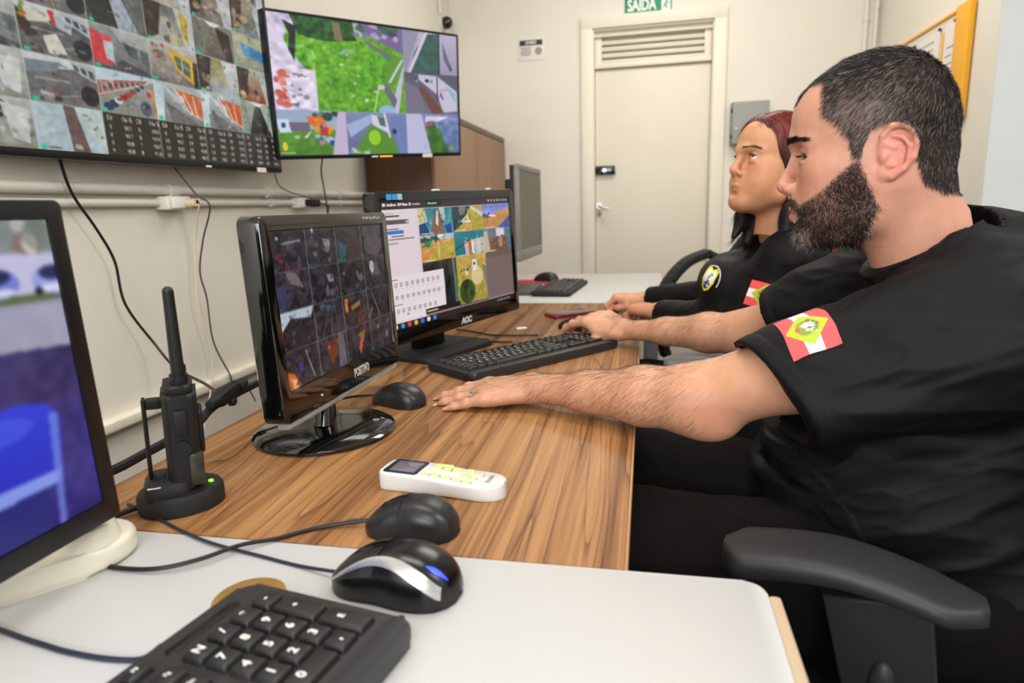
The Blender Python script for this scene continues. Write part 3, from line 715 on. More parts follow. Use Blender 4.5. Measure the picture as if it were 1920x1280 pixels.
for r in range(6):
    for c in range(6):
        A.view(c*gx, r*gx, (c+1)*gx, (r+1)*gx)
        f = lay.get((r,c))
        if r == 5 and c >= 2: continue
        (f or fns[(r*5+c*3) % 6])(A, r*10+c); clutter(A, r*10+c, 8 if (r, c) == (5, 1) else 26)
        if not (r == 5 and c == 0): A.rect(.03,.9,.11,.97,(20,206,150))
        if c < 5 and r % 2: A.rect(.12,.93,.3,.955,(60,60,58))
A.view(0,0,1,1)
for c in range(2, 6):
    x0 = c*gx; k0 = (c-2)*8
    for h in (0, 1):
        xx = x0+.012+h*gx*.5
        glyphs(A, 'CH', xx, 5*gx+.012, .019, .0062, (215,215,210)); glyphs(A, 'Kb/S', xx+gx*.25, 5*gx+.012, .019, .0056, (215,215,210))
        for r in range(4):
            n = k0+h*4+r+1; y = 5*gx+.046+r*.031
            glyphs(A, str(n), xx+.004, y, .018, .0058, (215,215,210)); glyphs(A, str(random.Random(n).choice([437,424,501,418,393,462,447,503,428])), xx+gx*.27, y, .018, .0058, (215,215,210))
for k in range(1, 6):
    A.rect(k*gx-.0011, 0, k*gx+.0011, 1, (206,210,206), None, .85); A.rect(0, k*gx-.0016, 1, k*gx+.0016, (206,210,206), None, .85)
A.soften(1, .02, .93, (1,1.04,1.02)); A1 = A
# ---------------- second wall screen: lawn and five smaller views
A = Art(620, 350, (20,20,30))
A.view(0,0,2/3,2/3)
A.rect(0,0,1,1,(104,172,44),(92,160,40)); A.noise(.3,(40,28),1,(.6,.8,.3)); A.noise(.2,(90,60),2,(.7,.8,.4)); A.noise(.18,(14,8),3,(.9,.6,.2))
A.poly([(0,0),(1,0),(1,.2),(.7,.14),(.3,.2),(.12,.14),(.1,.3),(.2,.5),(.28,.6),(.3,1),(0,1)], (196,186,214)); A.noise(.34,(30,22),4,(1,1,1),(0,0,.3,1))
A.poly([(.15,0),(.6,0),(.62,.2),(.4,.24),(.2,.2)], (46,86,44)); A.noise(.3,(40,26),5,(.6,.9,.5),(.12,0,.66,.22)); A.poly([(.44,.02),(.5,.02),(.52,.22),(.46,.22)], (128,118,84))
A.poly([(.1,.06),(.19,.12),(.16,.5),(.12,.42),(.14,.2)], (38,40,44)); A.poly([(.6,0),(1,0),(1,.3),(.66,.1)], (120,104,150)); A.blobs(20,(.62,.0,.95,.14),[(70,60,90),(190,180,210),(60,110,60)],.012,.03,6)
A.poly([(.66,.16),(.92,.34),(.9,.4),(.7,.22)], (108,112,124)); A.poly([(.9,.3),(1,.34),(1,.5),(.88,.72),(.84,.6)], (96,150,50)); A.poly([(1,.48),(.94,1),(.86,1),(1,.4)], (196,190,216)); A.poly([(.84,.62),(.93,.84),(.9,.96),(.82,.72)], (104,106,124)); A.line(.99,.36,.87,.64,.02,(206,204,226))
A.poly([(0,.1),(.08,.2),(.18,.55),(.3,.56),(.3,.95),(.1,1),(0,1)], (222,212,232)); A.noise(.3,(26,24),7,(1,1,1),(0,.3,.28,1)); A.blobs(22,(.02,.6,.1,.95),[(206,96,84),(190,80,70),(226,130,110)],.015,.035,8); A.blobs(16,(.1,.56,.24,.96),[(80,90,80),(250,246,255),(120,110,130)],.01,.022,9)
A.blobs(4,(.6,.1,.7,.16),[(110,130,140)],.02,.03,1); A.blobs(5,(.5,.32,.58,.36),[(206,120,150),(170,190,230)],.01,.02,2); A.blobs(9,(.4,.4,.8,.9),[(206,230,190),(226,190,190)],.006,.014,3); A.line(.78,.7,.73,1,.008,(206,226,190)); A.ell(.8,.7,.03,.03,(190,206,210)); A.ell(.84,.97,.07,.06,(150,180,226))
A.view(2/3,0,1,1/3)
A.rect(0,0,1,1,(190,180,206),(160,150,176)); A.poly([(.0,.0),(.3,.0),(.05,.9),(0,1)], (150,146,170)); A.poly([(.42,.05),(.66,.0),(.66,1),(.1,1),(.2,.5)], (66,96,88)); A.noise(.1,(12,10),3,(1,1,1),(.2,0,.66,1)); A.poly([(.4,0),(.46,0),(.12,1),(.06,1)], (214,204,226)); A.line(.66,0,.64,1,.02,(40,44,56)); A.poly([(.72,.2),(.9,.86),(.86,.9),(.74,.6)], (60,66,80))
for k in range(4): A.line(.74+.03*k,.3+.1*k,.76+.03*k,.62+.08*k,.008,(190,186,206))
A.view(2/3,1/3,1,2/3)
A.rect(0,0,1,1,(92,88,108),(110,106,126)); A.poly([(.2,.02),(.6,.04),(.98,.4),(.98,.9),(.7,.95),(.6,.5),(.3,.2)], (198,196,214)); A.poly([(.24,.36),(.34,.32),(.72,.94),(.5,1)], (112,72,60)); A.poly([(0,.2),(.24,.36),(.4,1),(0,1)], (120,112,132)); A.line(.6,.05,.6,.66,.02,(40,36,46)); A.blobs(6,(.15,.05,.5,.2),[(40,40,50),(150,170,190)],.02,.035,5); A.line(.66,.45,.7,.62,.03,(40,70,170)); A.line(.64,.4,.8,.36,.03,(224,130,40)); A.line(.68,.5,.62,.56,.02,(206,60,60)); A.poly([(.75,.25),(.95,.45),(.95,.7)], (140,180,210))
A.view(0,2/3,1/3,1)
A.rect(0,0,1,1,(150,170,200),(180,180,196)); A.rect(0,.42,1,1,(92,148,54),(76,130,40)); A.noise(.16,(20,12),2,(.6,1,.4),(0,.45,1,1)); A.poly([(.0,.2),(.16,.2),(.2,.48),(.03,.5)], (206,220,240)); A.rect(.06,.28,.11,.38,(40,60,110)); A.poly([(.16,.26),(.45,.26),(.45,.46),(.18,.46)], (110,100,120))
A.poly([(.4,.14),(.62,.1),(.7,.3),(.5,.38)], (222,120,40)); A.blobs(10,(.42,.2,.78,.48),[(222,96,40),(196,40,60),(60,50,140),(230,150,50)],.03,.06,3); A.blobs(5,(.5,.05,.85,.16),[(36,66,50)],.05,.08,4); A.poly([(.42,.5),(.48,.44),(.4,.62),(.35,.6)], (222,190,210)); A.blobs(9,(.2,.55,.8,.75),[(206,196,226),(226,120,130),(80,90,180)],.02,.05,6); A.ell(.08,.8,.035,.1,(222,206,60)); A.ell(.77,.72,.05,.06,(30,70,190)); A.poly([(.88,.0),(1,.0),(1,1),(.76,1)], (196,180,206)); A.rect(.02,.93,.22,.95,(220,226,210))
A.view(1/3,2/3,2/3,1)
A.rect(0,0,1,1,(130,140,176),(90,100,140)); A.poly([(.1,.9),(.4,.28),(.75,.6),(.85,1),(.1,1)], (84,140,44)); A.ell(.44,.6,.1,.18,(150,206,36)); A.poly([(0,.3),(.4,.05),(.45,.2),(.05,.6)], (160,176,214)); A.poly([(.4,.05),(.6,.1),(.7,.5),(.42,.3)], (214,206,228)); A.poly([(.5,.08),(.62,.12),(.64,.34),(.54,.3)], (80,110,90)); A.poly([(.72,.1),(1,0),(1,1),(.84,1)], (110,126,180)); A.blobs(10,(.05,.85,.35,1),[(206,210,226),(120,150,120)],.02,.04,1); A.line(.62,.0,.7,.6,.03,(226,220,240)); A.ell(.78,.45,.04,.07,(40,50,90)); A.rect(.02,.94,.2,.96,(220,226,210))
A.view(2/3,2/3,1,1)
A.rect(0,0,1,1,(120,136,186),(90,110,160)); A.poly([(0,0),(.28,0),(.44,1),(0,1)], (190,190,220)); A.poly([(.36,.05),(.8,.05),(.6,.18),(.34,.2)], (210,206,230)); A.poly([(.34,.3),(.62,.36),(.8,1),(.44,1)], (62,110,44)); A.noise(.2,(10,10),3,(.6,1,.4),(.3,.2,.8,1)); A.blobs(12,(.36,.2,.5,.4),[(60,90,60),(196,90,110),(90,80,70)],.03,.05,4); A.poly([(.84,.7),(.9,.9),(.78,1)], (120,140,60)); A.noise(.2,(12,9),9,(1,1,1.2),(.6,0,1,1))
A.view(0,0,1,1)
for k in (1,2): A.rect(2/3-.001 if k == 2 else 1/3-.001, 0 if k == 2 else 2/3, (2/3 if k == 2 else 1/3)+.001, 1, (150,150,170)); 
A.rect(0,2/3-.0015,1,2/3+.0015,(170,170,190)); A.rect(2/3,1/3-.0015,1,1/3+.0015,(60,60,76))
A.soften(1, .02, 1.0, (1,1,1.1)); A2 = A
# ---------------- small desk monitor: dark 4 x 4 grid
A = Art(420, 262, (26,22,30))
q = random.Random(5)
for r in range(4):
    for c in range(4):
        A.view(c/4, .012+r*.247, (c+1)/4, .012+(r+1)*.247); sd = r*4+c
        a = q.randint(34,52); A.rect(0,0,1,1,(a,a-6,a+4),(a-6,a-10,a)); A.noise(.2,(9,7),sd,(1,.95,1.1)); A.noise(.12,(20,14),sd+40,(1.1,1,1))
        if sd in (0,): A.blobs(10,(.1,.5,.8,.95),[(150,36,44),(60,60,120),(120,40,60),(40,90,100)],.03,.07,1); A.line(.3,.3,.85,.24,.05,(150,154,160)); A.ell(.2,.15,.04,.05,(190,190,200))
        elif sd in (1,5): A.poly([(.55,.25),(.8,.3),(.78,.5),(.6,.48)], (150,140,140)); A.blobs(7,(.1,.4,.9,.9),[(30,26,40),(80,70,90),(130,120,130)],.04,.09,sd)
        elif sd == 4: A.poly([(.3,0),(.6,.05),(.8,.5),(.4,.3)], (120,106,110)); A.poly([(0,.3),(.4,.4),(.2,1),(0,1)], (62,60,96))
        elif sd == 8: A.poly([(0,0),(1,0),(.9,.3),(.3,.2),(0,.5)], (196,206,220)); A.poly([(.3,.3),(1,.6),(1,1),(.2,1)], (30,30,40))
        elif sd == 9: A.line(.2,1,.5,.2,.02,(130,110,120)); A.line(.5,1,.6,.2,.02,(130,110,120)); A.line(.8,1,.7,.2,.02,(110,96,110)); A.blobs(4,(.1,.1,.9,.3),[(60,110,120)],.04,.07,3)
        elif sd == 10: A.rect(.08,.1,.2,.5,(226,130,30)); A.poly([(.3,.35),(.7,.25),(.68,.4),(.32,.5)], (150,120,60)); A.poly([(.6,.5),(.9,.6),(.7,1),(.5,.9)], (96,52,44))
        elif sd == 11: A.line(.2,.1,.5,.9,.05,(110,96,100)); A.line(.4,.1,.7,.6,.03,(90,60,60)); A.line(0,.9,.2,.6,.05,(160,130,120))
        elif sd == 12: A.poly([(0,.5),(.2,.6),(.4,1),(.05,1)], (222,104,40)); A.poly([(.1,.7),(.26,.78),(.3,1),(.16,1)], (240,190,130)); A.line(.6,.1,.8,.9,.03,(160,160,180)); A.rect(.35,.4,.5,.6,(40,56,140))
        elif sd == 13: A.poly([(.3,.2),(.7,.1),(.6,.6),(.4,.9)], (126,60,34)); A.poly([(.7,0),(.9,0),(.95,1),(.65,1)], (110,104,116)); A.ell(.36,.3,.03,.05,(230,120,60))
        elif sd == 14: A.poly([(.3,.3),(.8,.2),(.5,.9)], (140,96,60)); A.poly([(.3,.1),(.6,.5),(.4,.7),(.2,.4)], (60,60,70)); A.poly([(.5,.5),(.7,.4),(.5,.95)], (200,90,60))
        elif sd == 2: A.poly([(.1,.4),(.4,.5),(.3,1),(.05,1)], (52,84,96)); A.poly([(.5,0),(.8,0),(1,1),(.4,1)], (60,46,44))
        elif sd == 3: A.noise(.14,(3,3),8); A.rect(.1,.0,.9,.3,(70,64,72)); A.ell(.5,.6,.4,.35,(84,76,80))
        elif sd == 7: A.poly([(.2,.1),(.6,.2),(.7,.6),(.3,.6)], (88,78,88)); A.ell(.35,.3,.1,.2,(190,190,200))
        elif sd == 15: A.blobs(6,(.3,.1,.9,.9),[(150,70,50),(160,140,130),(60,50,60)],.03,.08,8)
        else: A.blobs(7,(.1,.2,.9,.9),[(120,110,116),(90,60,50),(40,36,50)],.03,.09,sd)
        clutter(A, sd+70, 34, .09); A.rect(.02,.9,.1,.95,(30,120,70))
A.view(0,0,1,1)
for k in range(1,4): A.rect(k/4-.0012,0,k/4+.0012,1,(126,140,128)); A.rect(0,.012+k*.247-.002,1,.012+k*.247+.002,(126,140,128))
A.rect(.0,.006,.6,.012,(40,100,60)); A.rect(.3,.0,.32,.03,(170,176,180))
A.soften(1); A3 = A
# ---------------- big desk monitor: recorder software window
A = Art(560, 316, (226,212,220))
A.rect(0,0,1,.045,(66,44,52)); A.rect(.3,.0,.42,.045,(20,44,24)); A.rect(0,.045,1,.06,(40,66,40)); A.rect(.0,.06,.22,.95,(233,216,222))
A.rect(.01,.012,.028,.034,(230,226,226)); A.rect(.18,.014,.196,.034,(200,200,200))
for k in range(7): A.rect(.8+k*.028,.016,.812+k*.028,.032,(200,190,196))
A.rect(.02,.105,.11,.118,(70,60,66)); A.rect(.02,.14,.17,.175,(96,90,92)); A.rect(.15,.148,.168,.168,(200,190,196)); A.rect(.02,.205,.1,.216,(120,110,116)); A.rect(.02,.222,.13,.25,(70,120,220)); A.rect(.05,.262,.13,.272,(110,90,96)); A.rect(.03,.284,.2,.294,(120,110,110)); A.rect(.02,.315,.09,.325,(150,140,146))
def cell(c, r, f, sd):
    A.view(.235+c*.255, .062+r*.222, .235+(c+1)*.255, .062+(r+1)*.222); f(A, sd); clutter(A, sd+90, 20, .07); A.rect(.04,.93,.4,.96,(220,220,210))
def aisle(A, s):
    A.rect(0,0,1,1,(56,128,140),(90,160,170)); A.poly([(.5,.08),(.6,.08),(.76,1),(.3,1)], (110,84,72),(140,100,80)); A.poly([(.53,.1),(.58,.1),(.56,.7),(.48,.6)], (222,206,190)); A.poly([(0,0),(.2,0),(.3,1),(0,1)], (206,196,150)); A.poly([(0,.6),(.28,.5),(.3,1),(0,1)], (40,70,120)); A.blobs(5,(.0,.1,.12,.5),[(206,96,40),(226,206,60)],.03,.05,1); A.line(.1,.1,.32,.95,.03,(70,190,190)); A.line(.95,.1,.8,.95,.03,(70,190,190)); A.poly([(.72,.7),(.94,.6),(.96,1),(.8,1)], (24,70,150)); A.poly([(.6,0),(.76,.0),(.78,.6),(.66,.4)],(180,200,206))
def yard(A, s):
    A.rect(0,0,1,1,(190,170,60),(170,160,54)); A.poly([(0,0),(.6,0),(.3,.7),(.0,1)], (44,66,64)); A.poly([(.2,.0),(.45,.0),(.4,.3),(.25,.35)], (110,120,110)); A.poly([(.6,.0),(1,.3),(1,.5),(.62,.12)], (206,206,216)); A.line(.28,.6,.5,.34,.04,(232,232,226)); A.line(.3,.62,.58,.62,.05,(232,232,226)); A.line(.48,.4,.52,.95,.05,(236,226,226)); A.ell(.56,.4,.03,.08,(196,90,40)); A.poly([(.3,.7),(.6,.65),(.6,1),(.2,1)], (204,160,80)); A.noise(.1,(14,10),s,(1,1,.5))
def hill(A, s):
    A.rect(0,0,1,.5,(110,120,216),(170,170,226)); A.poly([(0,.5),(.3,.44),(.6,.3),(1,.2),(1,1),(0,1)], (200,140,80)); A.blobs(12,(.5,.2,.95,.4),[(230,200,150),(206,160,100)],.03,.05,2); A.blobs(6,(.0,.36,.25,.5),[(40,70,50)],.05,.08,1); A.poly([(.5,1),(1,.5),(1,1)], (66,84,150)); A.poly([(.25,.4),(.5,.46),(.45,.52),(.2,.48)], (226,220,226))
def field(A, s):
    A.rect(0,0,1,1,(206,160,84),(214,140,70)); A.rect(0,0,1,.2,(170,190,200)); A.blobs(8,(.0,.1,.5,.22),[(30,60,50)],.06,.09,2); A.poly([(.0,.45),(.25,.4),(.4,.2),(.2,.25)], (40,120,90)); A.poly([(.15,.25),(.3,.2),(.28,.4),(.18,.5)], (20,150,80)); A.poly([(.1,1),(.5,.4),(1,.3),(1,1)], (196,170,70)); A.line(.5,.2,.52,.95,.015,(240,230,220)); A.line(.1,.6,.9,.2,.012,(240,230,200)); A.rect(.5,.02,.66,.12,(230,230,230)); A.ell(.6,.36,.02,.03,(220,60,30)); A.noise(.1,(10,8),s)
def hall(A, s):
    A.rect(0,0,1,1,(40,130,140),(30,110,120)); A.poly([(.3,.4),(1,.3),(1,1),(.35,1)], (206,190,180)); A.poly([(.44,.35),(.52,.35),(.6,1),(.45,1)], (190,100,60)); A.line(0,.7,.5,.35,.04,(24,40,60)); A.line(.55,.3,.7,1,.04,(60,180,190)); A.line(.75,.3,.85,1,.04,(200,220,220)); A.rect(.55,.4,.62,.9,(236,230,226))
def room(A, s):
    A.rect(0,0,1,1,(110,130,150),(130,90,70)); A.poly([(.45,0),(.75,0),(.75,.35),(.45,.35)], (226,210,216)); A.poly([(.3,.4),(.8,.35),(1,1),(.1,1)], (120,84,66)); A.poly([(.0,.1),(.12,.1),(.2,.9),(0,1)], (196,180,150)); A.poly([(.82,.1),(1,.1),(1,1),(.9,1)], (70,120,140)); A.ell(.6,.6,.08,.25,(206,170,150),.6)
def dark(A, s):
    A.rect(0,0,1,1,(60,54,50),(34,36,32)); A.poly([(.7,0),(.85,0),(.95,1),(.8,1)], (100,116,110)); A.poly([(.1,.5),(.5,.3),(.6,1),(.1,1)], (20,30,28)); A.rect(.3,.14,.34,.3,(10,10,14)); A.rect(.02,.4,.08,.6,(90,150,60)); A.line(.85,.2,.98,.9,.03,(60,190,90)); A.noise(.14,(9,7),s)
def court(A, s):
    A.rect(0,0,1,1,(206,170,80),(160,150,70)); A.ell(.3,.75,.26,.26,(52,72,30)); A.noise(.2,(20,14),s,(.8,1,.5)); A.ell(.66,.45,.2,.2,(240,216,170),.7); A.rect(.52,.1,.66,.34,(230,230,226)); A.rect(.56,.16,.62,.22,(30,30,40)); A.blobs(6,(.1,.25,.45,.4),[(230,220,220),(40,50,80)],.03,.04,4); A.poly([(.85,.2),(1,.3),(1,.9)], (120,130,110))
for c, r, f, sd in ((0,0,aisle,1),(1,0,yard,2),(2,0,hill,3),(0,1,field,4),(1,1,hall,5),(2,1,room,6),(0,2,dark,7),(1,2,court,8)): cell(c, r, f, sd)
A.view(0,0,1,1); A.rect(.745,.506,1,.728,(112,92,86)); A.rect(.235,.728,1,.95,(150,128,124)); A.rect(.745,.55,1,.93,(122,104,100))
# the views reach further down on screen than the grid: lower strip and popup panel
A.view(.38,.5,.49,.93); dark(A, 7)
A.view(.49,.5,.745,.93); court(A, 8); A.view(0,0,1,1)
A.rect(.02,.58,.385,.93,(238,226,230)); A.rect(.235,.735,.385,.745,(226,210,216))
for r, y in enumerate((.63,.73,.84)):
    for k in range(9 if r < 2 else 8): A.rect(.035+k*.037,y,.053+k*.037,y+.03,(150,144,150)); A.rect(.04+k*.037,y+.006,.048+k*.037,y+.024,(220,212,216)); A.rect(.04+k*.037,y+.045,.046+k*.037,y+.052,(180,170,176))
A.rect(.02,.6,.06,.608,(110,100,106)); A.rect(.02,.8,.08,.808,(110,100,106)); A.rect(.1,.88,.115,.9,(160,150,210)); A.rect(.23,.89,.5,.935,(24,24,26)); A.rect(.24,.905,.32,.918,(190,190,120))
for k in range(3):
    A.rect(.49+k*.085,.93,.575+k*.085,.94,(60,60,60))
A.rect(0,.95,1,1,(38,28,32))
for k, c in enumerate(((230,230,236),(40,160,226),(220,80,60),(240,190,60),(40,120,220),(230,230,230),(60,140,230))): A.ell(.02+k*.045,.975,.012,.02,c)
for k in range(6): A.rect(.83+k*.022,.968,.84+k*.022,.984,(170,160,166))
A4 = A
# ---------------- nearest monitor: car park and blue chair
A = Art(260, 200, (150,150,170))
A.rect(0,0,1,.10,(130,140,140)); A.blobs(26,(.3,0,1,.10),[(60,60,56),(200,196,190),(110,120,110),(150,90,80)],.015,.04,2)
A.poly([(0,.08),(1,.11),(1,.26),(0,.22)], (196,194,226)); A.poly([(0,.215),(1,.235),(1,.26),(0,.245)], (96,112,70))
for x, c in ((.30,(40,50,120)),(.47,(90,100,190)),(.665,(70,80,170)),(.83,(120,128,214)),(.99,(150,160,226))):
    A.ell(x,.195,.062,.048,c); A.ell(x,.172,.042,.024,(34,40,84)); A.ell(x,.222,.05,.014,(222,222,248)); A.ell(x-.05,.228,.012,.012,(30,30,50))
A.poly([(0,.25),(1,.27),(1,.42),(0,.33)], (166,164,186)); A.noise(.05,(30,24),9)
A.poly([(0,.33),(1,.42),(1,1),(0,1)], (66,58,106),(44,36,124)); A.noise(.1,(40,30),4,(1,.9,1.2),(0,.42,1,1)); A.noise(.12,(8,8),5,(.6,.5,1.3),(0,.42,1,1))
A.poly([(.50,.60),(.66,.575),(.82,.57),(.895,.59),(.925,.64),(.905,.80),(.86,.84),(.5,.84)], (48,66,220),(36,44,196)); A.poly([(.5,.82),(.905,.815),(.885,.86),(.5,.87)], (136,156,236)); A.poly([(.895,.62),(.92,.63),(.885,1),(.865,1)], (120,140,232),None,.75); A.ell(.72,.64,.13,.045,(84,104,240),.5); A.poly([(.5,.87),(.855,.86),(.84,1),(.5,1)], (34,38,120))
A.soften(1); A5 = A

scr = {}
def screen_mat(nm, st):
    m = mat(nm, (5,5,6), .22, attr='col', estr=st, spec=.35); return m
glass_on = screen_mat('lit screen', .95); glass_dim = screen_mat('dim lit screen', .8)
def flat_monitor(t, A, W, H, bez, depth, M, body, sm, lower=None, r=.006, name='bezel'):
    """M: frame of the display's lower left corner (x right, y up, z out)"""
    lower = bez if lower is None else lower
    inv = t.matrix_world.inverted() if False else Matrix.Translation(-t.location)
    L = inv @ M
    b = MB()
    x0, x1, y0, y1 = -bez, W+bez, -lower, H+bez; b2 = bmesh.new(); rad = min(r, bez*.9)
    outl = rrect(x1-x0, y1-y0, rad, 5, c=((x0+x1)/2, (y0+y1)/2)); e = min(.0022, bez*.2)
    def outline(ins, z): return [b2.verts.new(((x0+x1)/2+(px-(x0+x1)/2)*(1-2*ins/(x1-x0)), (y0+y1)/2+(py-(y0+y1)/2)*(1-2*ins/(y1-y0)), z)) for px, py in outl]
    def inner(z, g=0.):
        o_ = []
        for k in range(len(outl)):
            q_ = k//6; o_.append(b2.verts.new(((W+g, H+g) if q_ == 0 else (-g, H+g) if q_ == 1 else (-g, -g) if q_ == 2 else (W+g, -g))+(z,)))
        return o_
    rg = [outline(.004, -depth), outline(0, -depth+.004), outline(0, -e), outline(e*.3, -e*.3), outline(e, 0), inner(0, .0008), inner(-.0035)]
    for a_, c_ in zip(rg, rg[1:]):
        for k in range(len(a_)):
            try: b2.faces.new((a_[k], a_[(k+1)%len(a_)], c_[(k+1)%len(a_)], c_[k]))
            except ValueError: pass
    b2.faces.new(rg[0][::-1]); bmesh.ops.remove_doubles(b2, verts=b2.verts[:], dist=1e-6)
    b._add(b2)
    o = b.build(name, body, t, auto=35); o.matrix_local = L
    s = link('screen', screen_mesh(A, W, H), sm, t); s.matrix_local = L @ Matrix.Translation((0,0,-.002))
    return L
tvb = mat('tv bezel', (20,19,20), .28)
lab = mat('cream sticker', (222,216,198), .5)
# wall screen 1
s_ = .94
M = frame_matrix((-1.209*s_, .966*s_, .148*s_+1.08), (.038,1,.008), (.0,0,1))
t = thing('wall_television', M.translation, 'large wall television at upper left showing a grid of many camera views', 'television')
L = flat_monitor(t, A1, .94, .94*9/16, .010, .045, M, tvb, glass_on, lower=.016)
for dx, nm, w_, m_ in ((.62,'brand_mark',.02,MATS['sign white']),(.845,'sticker',.042,lab)):
    o = MB().box((0,0,0), (w_,.013 if nm=='sticker' else .004,.0012)).build(nm, m_, t); o.matrix_local = L @ Matrix.Translation((dx,-.011,.001))
o = MB().box((.47,.28,-.065), (.3,.3,.05), .006).build('wall_bracket', blkm, t); o.matrix_local = L
# wall screen 2 on a swivel arm
s_ = .70
M = frame_matrix((-1.546*s_, 2.61*s_, .256*s_+1.08), (.56,.83,.05), (.05,-.09,.99))
t = thing('wall_television', M.translation, 'wall television angled on an arm, showing a green lawn and five small views', 'television')
L = flat_monitor(t, A2, .70, .70*9/16, .008, .04, M, tvb, glass_on, lower=.012)
for dx, nm, w_, m_ in ((.33,'brand_mark',.024,MATS['sign white']),(.55,'sticker',.042,lab),(.375,'status_light',.05,mat('amber light', (255,170,60), .4, emit=(255,170,60), estr=1.0))):
    o = MB().box((0,0,0), (w_,.013 if nm=='sticker' else .004,.0012)).build(nm, m_, t); o.matrix_local = L @ Matrix.Translation((dx,-.008,.001))
o = MB().box((.35,.2,-.055), (.2,.2,.03), .004).tube([(.35,.2,-.06),(.25,.2,-.2),(.22,.2,-.34)], .015, n=10).build('swivel_arm', blkm, t); o.matrix_local = L

# ---------------- small glossy desk monitor (tilted back, clear lower lip, oval base)
W, H = .34, .2125
M = frame_matrix((-1.369*W, 2.212*W, -.677*W+1.08), (.03,1,0), (-.033,0,1))
t = thing('monitor', M.translation, 'small gloss black monitor on an oval base, screen with a dark grid of views', 'monitor')
L = flat_monitor(t, A3, W, H, .020, .036, M, gloss, glass_dim, lower=.042, r=.012)
o = MB().box((W/2,-.047,-.012), (W+.02,.010,.02), .004).build('clear_lip', mat('clear plastic', (225,225,222), .08, trans=.7, ior=1.3), t); o.matrix_local = L
me = text_mesh('POSITIVO', .017, .0003, bold=.0004); me.transform(Matrix.Diagonal((.72,1.15,1,1))); o = link('lettering', me, mat('silver print', (196,194,190), .3), t); o.matrix_local = L @ Matrix.Translation((W*.60,-.021,.0008))
me = text_mesh('W1 2003  Pegfe 360 Cyxnel', .0058, .0002); o = link('lettering', me, MATS['silver print'], t); o.matrix_local = L @ Matrix.Translation((W*.87,H+.011,.0008))
o = MB().cyl((.075,-.026,0),(.075,-.026,.0012),.0016).build('power_mark', MATS['sign white'], t); o.matrix_local = L
bx, by = -.487, .872
l0 = Vector((bx,by,DZ))-t.location
MB().lathe([(.0,.0),(.100,.0),(.107,.003),(.107,.006),(.100,.010),(.05,.013),(.0,.013)], n=56, c=l0, sy=1.0).build('base', gloss, t)
MB().cyl(l0+Vector((0,0,.01)), l0+Vector((-.004,.02,.085)), .018, .014, n=18).box(l0+Vector((-.014,.02,.09)), (.02,.09,.06), .006).build('neck', gloss, t)
me = text_mesh('D.1', .014, .0002); o = link('lettering', me, MATS['silver print'], t); o.location = l0+Vector((.075,.035,.0125)); o.rotation_euler = (0,0,math.radians(55))

# ---------------- big gloss monitor
W = .477; H = W*9/16
M = frame_matrix((-1.099*W, 2.647*W, -.516*W+1.08), (.36,.93,.02), (-.03,0,1))
t = thing('monitor', M.translation, 'wide gloss black monitor behind the keyboard, screen with recorder software', 'monitor')
L = flat_monitor(t, A4, W, H, .021, .034, M, gloss, glass_on, lower=.034, r=.01)
me = text_mesh('AOC', .019, .0003, bold=.0012, spacing=.9, shear=.2); o = link('lettering', me, MATS['silver print'], t); o.matrix_local = L @ Matrix.Translation((W*.53,-.021,.0008))
for k, c in enumerate(((60,150,200),(50,140,220),(150,190,180))):
    o = MB().box((.024+k*.0165,H+.010,.0006), (.0145,.012,.0008)).build('sticker', mat('sticker %d' % k, c, .4), t); o.matrix_local = L
def onscreen(body, size, x, y, c): 
    me = text_mesh(body, size, 0, align='LEFT'); o = link('screen_lettering', me, mat('screen print %s' % (c,), c, .5, emit=c, estr=.8), t); o.matrix_local = L @ Matrix.Translation((W*x, H*(1-y), -.0012))
onscreen('intelbras  SIM Next', .0082, .035, .023, (235,230,232)); onscreen('Recordador', .005, .205, .023, (225,220,222)); onscreen('Visão geral vivo', .005, .31, .023, (225,240,225)); onscreen('Dispositivos', .005, .022, .09, (60,50,56))
R2 = Matrix.Rotation(math.radians(-21),4,'Z')
c0 = Vector((-.50,1.455,DZ))-t.location
MB().slab(rrect(.18,.25,.02), 0, .012, .004, M=Matrix.Translation(c0) @ R2).build('base', blkm, t)
MB().box(c0+Vector((-.02,.005,.07)), (.028,.10,.13), .006, rot=R2).build('neck', gloss, t)
for j, (dx, w_) in enumerate(((.24,.02),(.42,.012))):
    o = MB().box((0,0,0), (w_,.004,.01), .001).build('tape_scrap', lab, t); o.matrix_local = L @ Matrix.Translation((W*.41 if j==0 else W*.85, H+.023, -.014))

# ---------------- nearest monitor at the left edge
W, H = .335, .262
M = frame_matrix((-.5, .474-W, .822), (0,1,0), (-.035,0,1))
t = thing('monitor', M.translation, 'big out of focus black monitor at the left edge showing a blue chair', 'monitor')
L = flat_monitor(t, A5, W, H, .017, .04, M, mat('satin black bezel', (13,13,15), .3), glass_on, lower=.021, r=.006)
c0 = Vector((-.668,.235,DZ))-t.location
MB().slab(rrect(.13,.16,.03), 0, .012, .004, M=Matrix.Translation(c0)).build('base', blkm, t)
MB().box(c0+Vector((.0,0,.10)), (.03,.06,.19), .006).box(c0+Vector((.065,0,.19)), (.14,.05,.04), .006).build('neck', blkm, t)

